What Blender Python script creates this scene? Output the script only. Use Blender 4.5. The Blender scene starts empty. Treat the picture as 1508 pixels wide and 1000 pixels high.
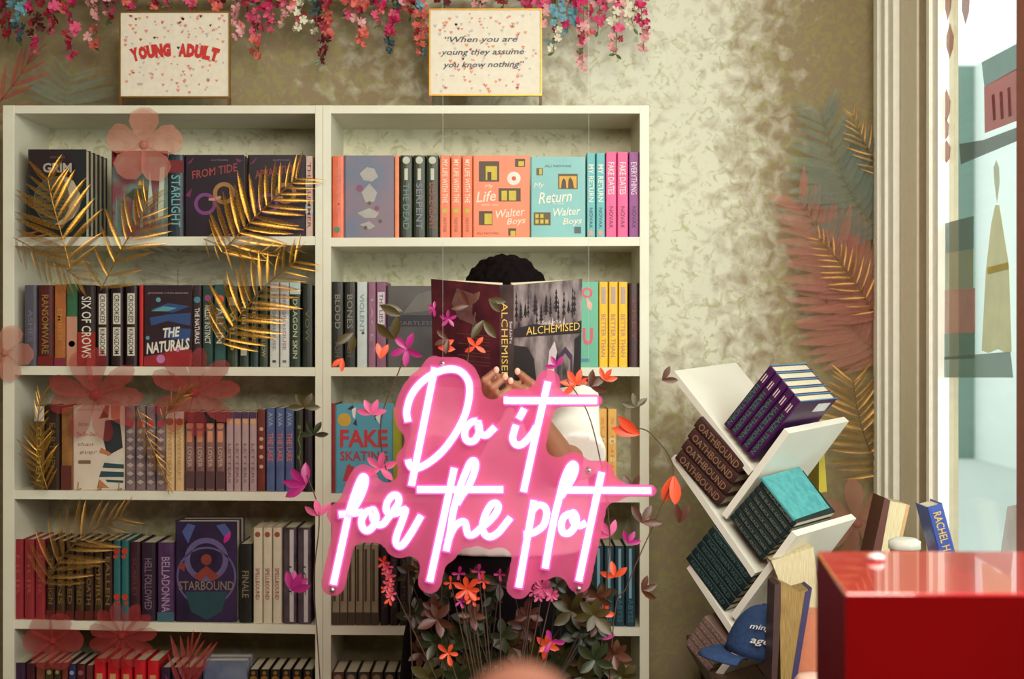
import bpy, bmesh, math, random
import numpy as np
from mathutils import Vector, Matrix
R = random.Random(7)
SC = bpy.context.scene
COL = SC.collection
# ------------------------------------------------------------------ camera, sky, lights, exposure
CAMZ, CAMD, F = 1.445, 3.5, 2100.0          # eye height, distance to the bookcase fronts, focal length in pixels of 1508
cam = bpy.data.cameras.new('camera'); cam.sensor_width = 36; cam.lens = F / 1508 * 36
camo = bpy.data.objects.new('camera', cam); COL.objects.link(camo)
camo.location = (0, -CAMD, CAMZ); camo.rotation_euler = (math.pi / 2, 0, 0)
cam.dof.use_dof = True; cam.dof.focus_distance = 3.15; cam.dof.aperture_fstop = 4.5
SC.camera = camo
SC.view_settings.view_transform = 'Standard'; SC.view_settings.look = 'None'
SC.view_settings.exposure = 0.0; SC.view_settings.gamma = 1.0; SC.view_settings.use_curve_mapping = False
SC.cycles.max_bounces = 8; SC.cycles.transparent_max_bounces = 24; SC.cycles.caustics_reflective = False
SC.cycles.caustics_refractive = False; SC.cycles.sample_clamp_indirect = 4.0
w = bpy.data.worlds.new('sky'); SC.world = w; w.use_nodes = True
bg = w.node_tree.nodes['Background']; bg.inputs[0].default_value = (0.90, 0.95, 0.92, 1); bg.inputs[1].default_value = 1.7

def area(name, loc, target, sx, sy, power, color):
    l = bpy.data.lights.new(name, 'AREA'); l.shape = 'RECTANGLE'; l.size = sx; l.size_y = sy
    l.energy = power; l.color = color
    o = bpy.data.objects.new(name, l); COL.objects.link(o); o.location = loc
    o.rotation_euler = (Vector(target) - Vector(loc)).to_track_quat('-Z', 'Y').to_euler(); return o
area('shop_window_daylight', (1.42, -1.75, 1.9), (0.15, 0.2, 1.65), 1.5, 1.3, 28, (1.0, 1.0, 0.95))
area('overhead_fill', (0.25, -2.3, 2.66), (0.1, -0.2, 1.0), 1.0, 1.0, 50, (1.0, 0.95, 0.82))  # unseen overhead fill, added to brighten the room
area('rear_fill', (0.25, -3.9, 2.62), (0.1, 0, 1.4), 1.2, 1.0, 68, (1.0, 0.94, 0.80))  # added unseen fill behind the camera, for frontal light on the shelves

# ------------------------------------------------------------------ helpers
def P(px, py, Y=0.0):
    s = (CAMD + Y) / F
    return Vector(((px - 754) * s, Y, CAMZ + (500 - py) * s))
def lin(c):
    return tuple(((v / 255) / 12.92 if v / 255 <= 0.04045 else ((v / 255 + 0.055) / 1.055) ** 2.4) for v in c)
MC = {}
def mat(c, rough=0.5, metal=0.0, c2=None, scale=40.0, contrast=0.25, coat=0.0, stretch=None, sheen=0, alpha=None, bump=0.0):
    key = (tuple(c), rough, metal, tuple(c2) if c2 else None, scale, contrast, coat, stretch, sheen, alpha, bump)
    if key in MC: return MC[key]
    m = bpy.data.materials.new('surface'); m.use_nodes = True; nt = m.node_tree; b = nt.nodes['Principled BSDF']
    a = lin(c); z = lin(c2) if c2 else tuple(v * 0.82 for v in a)
    tc = nt.nodes.new('ShaderNodeTexCoord'); n = nt.nodes.new('ShaderNodeTexNoise')
    n.inputs['Scale'].default_value = scale; n.inputs['Detail'].default_value = 4
    if stretch:
        mp = nt.nodes.new('ShaderNodeMapping'); mp.inputs['Scale'].default_value = stretch
        nt.links.new(tc.outputs['Object'], mp.inputs[0]); nt.links.new(mp.outputs[0], n.inputs[0])
    else: nt.links.new(tc.outputs['Object'], n.inputs[0])
    r = nt.nodes.new('ShaderNodeValToRGB'); r.color_ramp.elements[0].position = 0.5 - contrast; r.color_ramp.elements[1].position = 0.5 + contrast
    r.color_ramp.elements[0].color = (*z, 1); r.color_ramp.elements[1].color = (*a, 1)
    nt.links.new(n.outputs[0], r.inputs[0]); nt.links.new(r.outputs[0], b.inputs['Base Color'])
    b.inputs['Roughness'].default_value = rough; b.inputs['Metallic'].default_value = metal
    b.inputs['Coat Weight'].default_value = coat
    if sheen: b.inputs['Sheen Weight'].default_value = sheen
    if alpha is not None: b.inputs['Alpha'].default_value = alpha
    if bump:
        bp = nt.nodes.new('ShaderNodeBump'); bp.inputs['Strength'].default_value = bump; bp.inputs['Distance'].default_value = 0.004
        nt.links.new(n.outputs[0], bp.inputs['Height']); nt.links.new(bp.outputs[0], b.inputs['Normal'])
    MC[key] = m; return m
def emis(c, s):
    m = bpy.data.materials.new('glow'); m.use_nodes = True; nt = m.node_tree; nt.nodes.clear()
    e = nt.nodes.new('ShaderNodeEmission'); e.inputs[0].default_value = (*lin(c), 1); e.inputs[1].default_value = s
    o = nt.nodes.new('ShaderNodeOutputMaterial'); nt.links.new(e.outputs[0], o.inputs[0]); return m
def link(o, parent=None):
    COL.objects.link(o)
    if parent is not None: o.parent = parent
    return o
def meshobj(name, verts, faces, m, parent=None, smooth=False, mats=None, fm=None):
    me = bpy.data.meshes.new(name); me.from_pydata([tuple(v) for v in verts], [], faces); me.update()
    for q in (mats or [m]): me.materials.append(q)
    if fm: me.polygons.foreach_set('material_index', fm)
    if smooth: me.polygons.foreach_set('use_smooth', [True] * len(faces))
    return link(bpy.data.objects.new(name, me), parent)
BF = [(0, 3, 2, 1), (4, 5, 6, 7), (0, 1, 5, 4), (1, 2, 6, 5), (2, 3, 7, 6), (3, 0, 4, 7)]
def boxv(a, b):
    x0, y0, z0 = a; x1, y1, z1 = b
    return [(x0, y0, z0), (x1, y0, z0), (x1, y1, z0), (x0, y1, z0), (x0, y0, z1), (x1, y0, z1), (x1, y1, z1), (x0, y1, z1)]
def multi(name, shapes, m, parent=None, smooth=False):
    V, Fc = [], []
    for v, f in shapes:
        k = len(V); V += list(v); Fc += [tuple(i + k for i in q) for q in f]
    return meshobj(name, V, Fc, m, parent, smooth)
def box(name, a, b, m, parent=None, bev=0.0):
    o = meshobj(name, boxv(a, b), BF, m, parent)
    if bev:
        q = o.modifiers.new('soft', 'BEVEL'); q.width = bev; q.segments = 2
    return o
def prism(pts, depth):
    """closed polygon of 3D points swept by the vector depth"""
    n = len(pts); d = Vector(depth); v = [Vector(p) for p in pts] + [Vector(p) + d for p in pts]
    f = [tuple(range(n - 1, -1, -1)), tuple(range(n, 2 * n))] + [(i, (i + 1) % n, n + (i + 1) % n, n + i) for i in range(n)]
    return v, f
def pprism(name, pxs, Y, t, m, parent=None, dv=None):
    v, f = prism([P(x, y, Y) for x, y in pxs], dv or (0, t, 0)); return meshobj(name, v, [q[::-1] for q in f], m, parent)
def tube(pts, rad, n=8, closed=False):
    pts = [Vector(p) for p in pts]; V, Fc = [], []; up = Vector((0.13, 1, 0.07)).normalized()
    for i, p in enumerate(pts):
        t = (pts[min(i + 1, len(pts) - 1)] - pts[max(i - 1, 0)]).normalized()
        s = t.cross(up);
        if s.length < 1e-3: s = t.cross(Vector((1, 0, 0)))
        s.normalize(); q = s.cross(t); r = rad[i] if hasattr(rad, '__len__') else rad
        V += [p + s * (r * math.cos(2 * math.pi * k / n)) + q * (r * math.sin(2 * math.pi * k / n)) for k in range(n)]
    for i in range(len(pts) - 1):
        Fc += [(i * n + k, i * n + (k + 1) % n, (i + 1) * n + (k + 1) % n, (i + 1) * n + k) for k in range(n)]
    Fc += [tuple(range(n - 1, -1, -1)), tuple(range((len(pts) - 1) * n, len(pts) * n))]
    return V, Fc
def smooth_line(p, step=8):
    out = []
    for i in range(len(p) - 1):
        p0 = p[max(i - 1, 0)]; p1 = p[i]; p2 = p[i + 1]; p3 = p[min(i + 2, len(p) - 1)]
        for k in range(step):
            t = k / step
            out.append(tuple(0.5 * (2 * b + (c - a) * t + (2 * a - 5 * b + 4 * c - d) * t * t + (3 * b - a - 3 * c + d) * t ** 3) for a, b, c, d in zip(p0, p1, p2, p3)))
    out.append(tuple(p[-1])); return out
def thing(name, label, cat, loc=(0, 0, 0), group=None, M=None):
    o = bpy.data.objects.new(name, None); COL.objects.link(o); o.empty_display_size = 0.05
    if M is not None: o.matrix_world = M
    else: o.location = loc
    o['label'] = label; o['category'] = cat
    if group: o['group'] = group
    return o
def tag(o, label, cat, group=None):
    o['label'] = label; o['category'] = cat
    if group: o['group'] = group
    return o
def struct(o): o['kind'] = 'structure'; return o
TX = {}
def textmesh(s, bold=0.0, shear=0.0):
    k = (s, bold, shear)
    if k not in TX:
        c = bpy.data.curves.new('lettering', 'FONT'); c.body = s; c.align_x = 'CENTER'; c.offset = bold; c.shear = shear
        c.resolution_u = 2; o = bpy.data.objects.new('lettering', c); COL.objects.link(o)
        dg = bpy.context.evaluated_depsgraph_get(); me = bpy.data.meshes.new_from_object(o.evaluated_get(dg))
        bpy.data.objects.remove(o)
        a = np.empty(len(me.vertices) * 3); me.vertices.foreach_get('co', a); a = a.reshape(-1, 3)
        lo, hi = a.min(0), a.max(0); a -= (lo + hi) / 2; me.vertices.foreach_set('co', a.ravel()); me.update()
        TX[k] = (me, hi[0] - lo[0], hi[1] - lo[1])
    return TX[k]
def lettering(s, m, parent, center, ax, ay, w, h, bold=0.0, shear=0.0, name='lettering', keep=False, off=0.0):
    """flat lettering fitted into w x h, text direction ax, up direction ay"""
    me, tw, th = textmesh(s, bold, shear); key = ('m', s, bold, shear, m.name)
    if key not in TX:
        q = me.copy(); q.materials.clear(); q.materials.append(m); TX[key] = q
    o = bpy.data.objects.new(name, TX[key]); link(o, parent)
    sx, sy = w / tw, h / th
    if keep: sx = sy = min(sx, sy)
    ax = Vector(ax).normalized(); ay = Vector(ay).normalized(); az = ax.cross(ay)
    M = Matrix.Identity(4)
    for i, (v, k) in enumerate(((ax, sx), (ay, sy), (az, 1))):
        for j in range(3): M[j][i] = v[j] * k
    M.translation = Vector(center) + az * off
    o.matrix_local = M; return o

# ------------------------------------------------------------------ setting
def wall_mat(a, b, c, d, edge_shade):
    """foliage mottle in brown and olive; its density also paints in fading light"""
    m = bpy.data.materials.new('leaf_shade_wall'); m.use_nodes = True; nt = m.node_tree; bs = nt.nodes['Principled BSDF']; N = nt.nodes.new; K = nt.links.new
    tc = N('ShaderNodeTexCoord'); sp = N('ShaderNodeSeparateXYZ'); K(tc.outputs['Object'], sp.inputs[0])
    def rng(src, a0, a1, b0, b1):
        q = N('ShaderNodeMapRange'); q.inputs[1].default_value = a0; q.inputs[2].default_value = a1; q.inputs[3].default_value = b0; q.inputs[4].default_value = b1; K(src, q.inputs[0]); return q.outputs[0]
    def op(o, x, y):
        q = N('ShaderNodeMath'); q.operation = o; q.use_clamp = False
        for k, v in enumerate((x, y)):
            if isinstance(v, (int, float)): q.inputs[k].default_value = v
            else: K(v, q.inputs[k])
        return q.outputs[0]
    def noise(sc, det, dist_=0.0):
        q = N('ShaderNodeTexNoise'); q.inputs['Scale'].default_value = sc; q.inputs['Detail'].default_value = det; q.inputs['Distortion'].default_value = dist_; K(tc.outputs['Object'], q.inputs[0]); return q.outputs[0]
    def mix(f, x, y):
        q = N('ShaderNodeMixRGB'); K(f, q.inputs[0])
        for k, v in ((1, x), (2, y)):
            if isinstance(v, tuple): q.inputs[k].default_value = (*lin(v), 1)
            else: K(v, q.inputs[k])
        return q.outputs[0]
    if edge_shade:
        shade_dens = op('MAXIMUM', op('MAXIMUM', rng(sp.outputs[0], .50, .88, 0, 1), rng(sp.outputs[2], 1.5, .95, 0, .95)), rng(sp.outputs[0], .30, -.7, 0, .9))  # mottle crowded right, low and left: shade painted into the wall colour
    else: shade_dens = rng(sp.outputs[2], 1.45, .7, .0, .75)
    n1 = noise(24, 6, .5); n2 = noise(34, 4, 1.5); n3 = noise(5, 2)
    leaf = rng(op('SUBTRACT', op('ADD', n1, op('MULTIPLY', shade_dens, .62)), .68), -.16, .24, 0, .92)
    ol = rng(op('ADD', n2, op('MULTIPLY', shade_dens, .10)), .56, .68, 0, .55)
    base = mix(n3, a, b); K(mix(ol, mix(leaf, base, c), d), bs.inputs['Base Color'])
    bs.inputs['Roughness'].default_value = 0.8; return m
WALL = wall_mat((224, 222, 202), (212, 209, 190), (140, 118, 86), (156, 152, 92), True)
PLAIN = mat((205, 198, 184), 0.8); TRIM = mat((248, 246, 236), 0.45, c2=(240, 237, 225)); TRIM2 = mat((238, 228, 206), 0.5, c2=(230, 219, 196))
XR = 0.965
struct(box('floor', (-3, -6, -0.1), (XR + 0.1, 0.38, 0), mat((120, 96, 74), 0.5, c2=(96, 74, 54), scale=6)))
struct(box('ceiling', (-3, -6, 2.7), (XR + 0.1, 0.38, 2.8), PLAIN))
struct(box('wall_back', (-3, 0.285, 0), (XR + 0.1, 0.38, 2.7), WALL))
struct(box('wall_left', (-3.1, -6, 0), (-3, 0.38, 2.7), PLAIN))
struct(box('wall_front', (-3, -6.1, 0), (XR + 0.1, -6, 2.7), PLAIN))
wr = struct(multi('wall_right', [(boxv((XR, 0.0, 0), (XR + 0.1, 0.285, 2.7)), BF), (boxv((XR, -3.2, 0), (XR + 0.1, 0.0, 0.86)), BF),
      (boxv((XR, -3.2, 2.58), (XR + 0.1, 0.0, 2.7)), BF), (boxv((XR, -6, 0), (XR + 0.1, -3.2, 2.7)), BF)], mat((226, 212, 184), 0.8)))
# casings beside the window: moulded boards running up the wall
def ypx(px): return XR * F / (px - 754) - CAMD
def board(name, pa, pb, x0, m, z0=0.0, z1=2.7): return struct(box(name, (x0, ypx(pb), z0), (XR, ypx(pa), z1), m, bev=0.003))
board('trim_1', 1296, 1326, XR - 0.018, TRIM); board('trim_2', 1303, 1308, XR - 0.028, TRIM); board('trim_3', 1313, 1318, XR - 0.026, TRIM)
struct(box('trim_4', (XR - 0.006, -0.12, 0.86), (XR + 0.05, 0.02, 2.58), TRIM2))
struct(box('trim_5', (XR + 0.0, ypx(1373), 0.86), (XR + 0.06, -0.12, 2.58), mat((178, 158, 130), 0.6)))
wn = bpy.data.objects.new('window_1', None); COL.objects.link(wn); wn['kind'] = 'structure'
box('window_frame', (XR - 0.012, ypx(1389), 0.86), (XR + 0.014, ypx(1372), 2.58), TRIM, wn, 0.002)
box('window_frame', (XR - 0.02, ypx(1381), 0.86), (XR - 0.012, ypx(1377), 2.58), TRIM, wn)
box('window_frame', (XR, -0.8, 2.52), (XR + 0.05, ypx(1385), 2.58), TRIM, wn)
box('mullion', (XR - 0.012, -0.86, 0.86), (XR + 0.06, -0.806, 2.58), mat((150, 78, 58), 0.5), wn)
box('window_frame', (XR, -3.2, 0.86), (XR + 0.05, -3.14, 2.58), TRIM, wn)
gm = bpy.data.materials.new('glass'); gm.use_nodes = True; nt = gm.node_tree; nt.nodes.clear()
t_ = nt.nodes.new('ShaderNodeBsdfTransparent'); t_.inputs[0].default_value = (0.93, 0.98, 0.97, 1)
g_ = nt.nodes.new('ShaderNodeBsdfGlossy'); g_.inputs['Roughness'].default_value = 0.03
mx = nt.nodes.new('ShaderNodeMixShader'); ou = nt.nodes.new('ShaderNodeOutputMaterial')
mx.inputs[0].default_value = .07; nt.links.new(t_.outputs[0], mx.inputs[1]); nt.links.new(g_.outputs[0], mx.inputs[2]); nt.links.new(mx.outputs[0], ou.inputs[0])
box('glass_pane', (XR + 0.006, -0.806, 0.86), (XR + 0.011, ypx(1389), 2.52), gm, wn)
box('glass_pane', (XR + 0.02, -3.14, 0.86), (XR + 0.026, -0.86, 2.52), gm, wn)
struct(box('trim_6', (XR - 0.20, -1.4, 0.85), (XR + 0.06, 0.10, 0.88), TRIM, bev=0.003))      # deep window sill
# outside: pavement and the pale shopfront across the street
struct(box('pavement', (XR + 0.1, -8, -0.2), (9, 20, -0.1), mat((205, 210, 205), 0.9)))
sf = thing('shopfront', 'pale shopfront across the street beyond the window glass', 'building', (6, 6, 0))
box('wall', (0.0, -6, -0.1), (0.3, 14, 5), mat((235, 240, 236), 0.9), sf)
for yy in (-2.5, 2.4, 9.0): box('column', (-0.25, yy, -0.1), (0.0, yy + 1.1, 5), mat((130, 156, 146), 0.8), sf)

# ------------------------------------------------------------------ bookcases
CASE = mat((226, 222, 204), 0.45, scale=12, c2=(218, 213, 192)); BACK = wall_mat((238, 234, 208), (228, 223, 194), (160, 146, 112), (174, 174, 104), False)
DEPTH = 0.27
ZT = [(349, 348), (539, 541), (722, 725), (913, 921), (1103, 1106)], [(350, 349), (541, 541), (727, 727), (922, 924), (1106, 1106)]
def zpx(y): return CAMZ + (500 - y) / 600
def xpx(x): return (x - 754) / 600
def case(name, label, a, b, pl, pr, levels):
    t = thing(name, label, 'bookcase', (xpx(a), 0, 0), 'white bookcases against the back wall')
    X0, X1 = 0, xpx(b) - xpx(a); top = zpx(155)
    box('side_panel', (0, 0, 0), (pl / 600, DEPTH, top), CASE, t, 0.001); box('side_panel', (X1 - pr / 600, 0, 0), (X1, DEPTH, top), CASE, t, 0.001)
    xi0, xi1 = pl / 600, X1 - pr / 600
    box('top_panel', (xi0, 0.001, top - 12 / 600), (xi1, DEPTH, top - 0.0005), CASE, t)
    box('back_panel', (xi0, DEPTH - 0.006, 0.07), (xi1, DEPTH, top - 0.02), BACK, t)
    box('plinth', (xi0, 0.01, 0), (xi1, 0.028, 0.07), CASE, t)
    for (l, r) in levels + [(1325, 1325)]:
        zl, zr = zpx(l), zpx(r); th = 13 / 600
        v = [(xi0, 0.001, zl - th), (xi1, 0.001, zr - th), (xi1, DEPTH - 0.006, zr - th), (xi0, DEPTH - 0.006, zl - th), (xi0, 0.001, zl), (xi1, 0.001, zr), (xi1, DEPTH - 0.006, zr), (xi0, DEPTH - 0.006, zl)]
        meshobj('shelf', v, BF, CASE, t)
    return t
case('bookcase', 'tall white bookcase under the small YOUNG ADULT sign', 4, 475, 17, 11, ZT[0])
case('bookcase', 'tall white bookcase behind the reading person and neon sign', 475.3, 956, 12, 14, ZT[1])

# ------------------------------------------------------------------ books
PAGES = mat((228, 218, 192), 0.8, c2=(205, 192, 160), scale=300, stretch=(8, 0.3, 0.05))
BOOKM = {}
def book_meshes(t, h, w, m, cur):
    """spine on -Y, thickness along X, height along Z; returns cover and page block meshes (origin at bottom spine left corner)"""
    key = (round(t, 3), round(h, 3), round(w, 3), m.name, cur)
    if key in BOOKM: return BOOKM[key]
    c = min(0.0022, t * 0.12); r = 0.0035 if cur else 0.001
    out = [(0, w)] + [(0, 0.002)] + [(t * (0.5 - 0.5 * math.cos(a)), -r * math.sin(a)) for a in [math.pi * k / 6 for k in range(1, 6)]] + [(t, 0.002), (t, w)]
    inn = [(t - c, w), (t - c, 0.003), (c, 0.003), (c, w)]
    o = len(out); poly = out + inn; n = len(poly)
    V = [(x, y, 0) for x, y in poly] + [(x, y, h) for x, y in poly]
    Fc = [(i, (i + 1) % n, n + (i + 1) % n, n + i) for i in range(n)]
    Fc = [q[::-1] for q in Fc]
    q = [(0, 1, 11, 12)] if False else []
    # top and bottom caps: left board, spine, right board
    L = [0, 1, n - 2, n - 1]; S = list(range(1, o - 1)) + [o + 1, o + 2]; Rr = [o - 2, o - 1, o, o + 1]
    for cap in (L, S, Rr):
        Fc.append(tuple(cap)); Fc.append(tuple(i + n for i in reversed(cap)))
    me = bpy.data.meshes.new('cover'); me.from_pydata(V, [], [tuple(f) for f in Fc]); me.update(); me.materials.append(m)
    b = 0.003 if cur else 0.0004
    pg = bpy.data.meshes.new('page_block'); pg.from_pydata(boxv((c, 0.003, b), (t - c, w - b * 1.2, h - b)), [], BF); pg.update(); pg.materials.append(PAGES)
    BOOKM[key] = (me, pg); return me, pg
def rect(u0, u1, v0, v1): return ('r', u0, u1, v0, v1)
def art_mesh(shapes, t, h, w, face):
    """flat printed shapes on the spine ('s') or the front cover ('c'); shape coordinates are fractions of the face"""
    V, Fc = [], []
    for s in shapes:
        if s[0] == 'r': pts = [(s[1], s[3]), (s[2], s[3]), (s[2], s[4]), (s[1], s[4])]
        elif s[0] == 'd':
            asp = (h / w) if face == 'c' else (h / t)
            pts = [(s[1] + s[3] * math.cos(a), s[2] + s[3] * math.sin(a) / asp) for a in [2 * math.pi * k / 18 for k in range(18)]]
        elif s[0] == 'p': pts = s[1]
        elif s[0] == 'o':
            asp = h / w; k0 = len(V)
            for k in range(24):
                a = 2 * math.pi * k / 24
                for rr in (s[3], s[4]): V.append((t + 0.0006, w * (s[1] + rr * math.cos(a)), h * (s[2] + rr * math.sin(a) / asp)))
            for k in range(24): a = k0 + 2 * k; b = k0 + 2 * ((k + 1) % 24); Fc.append((a, b, b + 1, a + 1))
            continue
        k = len(V)
        for u, v in pts: V.append((u * t, -0.0042, v * h) if face == 's' else (t + 0.0006, u * w, v * h))
        Fc.append(tuple(range(k, k + len(pts))))
    return V, Fc
def book(t, h, w, cm, M, label, group, spine=None, cover=None, hard=True, parts=True, cat='book'):
    """spine: list of ('t', text, colour, z0, z1, frac_of_thickness) or ('a', colour, shapes); cover likewise with ('t', text, colour, u, v, wf, hf, bold, shear)"""
    o = thing('book', label, cat, group=group, M=M)
    me, pg = book_meshes(t, h, w, cm, hard)
    link(bpy.data.objects.new('cover', me), o); link(bpy.data.objects.new('page_block', pg), o)
    for s in spine or []:
        m = mat(s[2] if s[0] == 't' else s[1], 0.5)
        if s[0] == 't':
            zc = h * (s[3] + s[4]) / 2; L = h * (s[4] - s[3])
            lettering(s[1], m, o, (t / 2, -0.0046 if hard else -0.002, zc), (0, 0, -1), (1, 0, 0), L, t * s[5], 0.01, name='spine_title')
        else:
            V, Fc = art_mesh(s[2], t, h, w, 's')
            if not hard: V = [(x, -0.0016, z) for x, y, z in V]
            meshobj('spine_print', V, Fc, m, o)
    for k, s in enumerate(cover or []):
        m = mat(s[2] if s[0] == 't' else s[1], 0.5)
        if s[0] == 't': lettering(s[1], m, o, (t + 0.0012, w * s[3], h * s[4]), (0, 1, s[9] if len(s) > 9 else 0), (0, -(s[9] if len(s) > 9 else 0), 1), w * s[5], h * s[6], s[7], s[8], name='cover_title')
        else:
            V, Fc = art_mesh(s[2], t, h, w, 'c'); V = [(x + 0.0001 * k, y, z) for x, y, z in V]; meshobj('cover_print', V, Fc, m, o)
    return o
ORD = 'first second third fourth fifth sixth seventh eighth ninth tenth eleventh twelfth thirteenth fourteenth fifteenth sixteenth seventeenth eighteenth nineteenth twentieth'.split() + ['twenty-' + s for s in 'first second third fourth fifth sixth seventh eighth ninth'.split()] + ['thirtieth', 'thirty-first', 'thirty-second']
SH = ['top', 'second', 'third', 'fourth', 'bottom']
def spine_book(x0, x1, top, cs, lvl, m, text, tc, desc, spine, hard, w=None, from_right=None, n=1, Y=0.012, lean=0):
    zl, zr = (zpx(q) for q in ZT[cs][lvl]); a, b = (4, 475) if cs == 0 else (475, 956)
    s = (CAMD + Y) / CAMD
    X0 = xpx(x0) * s; X1 = xpx(x1) * s; fx = (x0 - a) / (b - a); z0 = zl + (zr - zl) * fx + 0.0004 + max(0, (zr - zl) * 0.04)
    zt = CAMZ + (500 - top) / 600 * s; h = zt - z0; t = X1 - X0 - 0.0008
    if w is None: w = 0.135
    M = Matrix.Translation((X0 + 0.0004, Y, z0))
    if lean: M = M @ Matrix.Rotation(math.radians(lean), 4, 'Y')
    side = 'left' if cs == 0 else 'right'
    where = f'{ORD[n]} from left' if from_right is None else f'{ORD[from_right]} from right'
    return book(t, h, w, m, M, f'{desc}, {where}, {SH[lvl]} shelf, {side} bookcase', f'books on the {SH[lvl]} shelf of the {side} bookcase', spine, None, hard)
def face_book(x0, x1, top, cs, lvl, m, label, cover, t=0.026, copies=1, Y=0.012, hard=True, spine=None, tiltz=0, cdesc=''):
    zl, zr = (zpx(q) for q in ZT[cs][lvl]); a, b = (4, 475) if cs == 0 else (475, 956)
    side = 'left' if cs == 0 else 'right'
    for k in range(copies):
        Yk = Y + k * (t + 0.001); s = (CAMD + Y) / CAMD
        X0 = xpx(x0) * s + k * 0.0006; W = (xpx(x1) - xpx(x0)) * s; fx = (x0 - a) / (b - a); z0 = zl + (zr - zl) * fx + 0.0004 + max(0, (zr - zl) * 0.2)
        h = CAMZ + (500 - top) / 600 * s - z0
        M = Matrix.Translation((X0, Yk + t, z0)) @ Matrix.Rotation(-math.pi / 2, 4, 'Z')
        lab = label if k == 0 else f'{cdesc}, {ORD[k]} copy behind the one facing out'
        book(t, h, W, m, M, lab, f'books on the {SH[lvl]} shelf of the {side} bookcase', spine, cover if k == 0 else None, hard)
T = lambda s, c, z0=0.12, z1=0.9, f=0.5: ('t', s, c, z0, z1, f)
A = lambda c, *sh: ('a', c, list(sh))
W_, G_, BK = (225, 220, 205), (206, 170, 80), (20, 16, 18)
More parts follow.
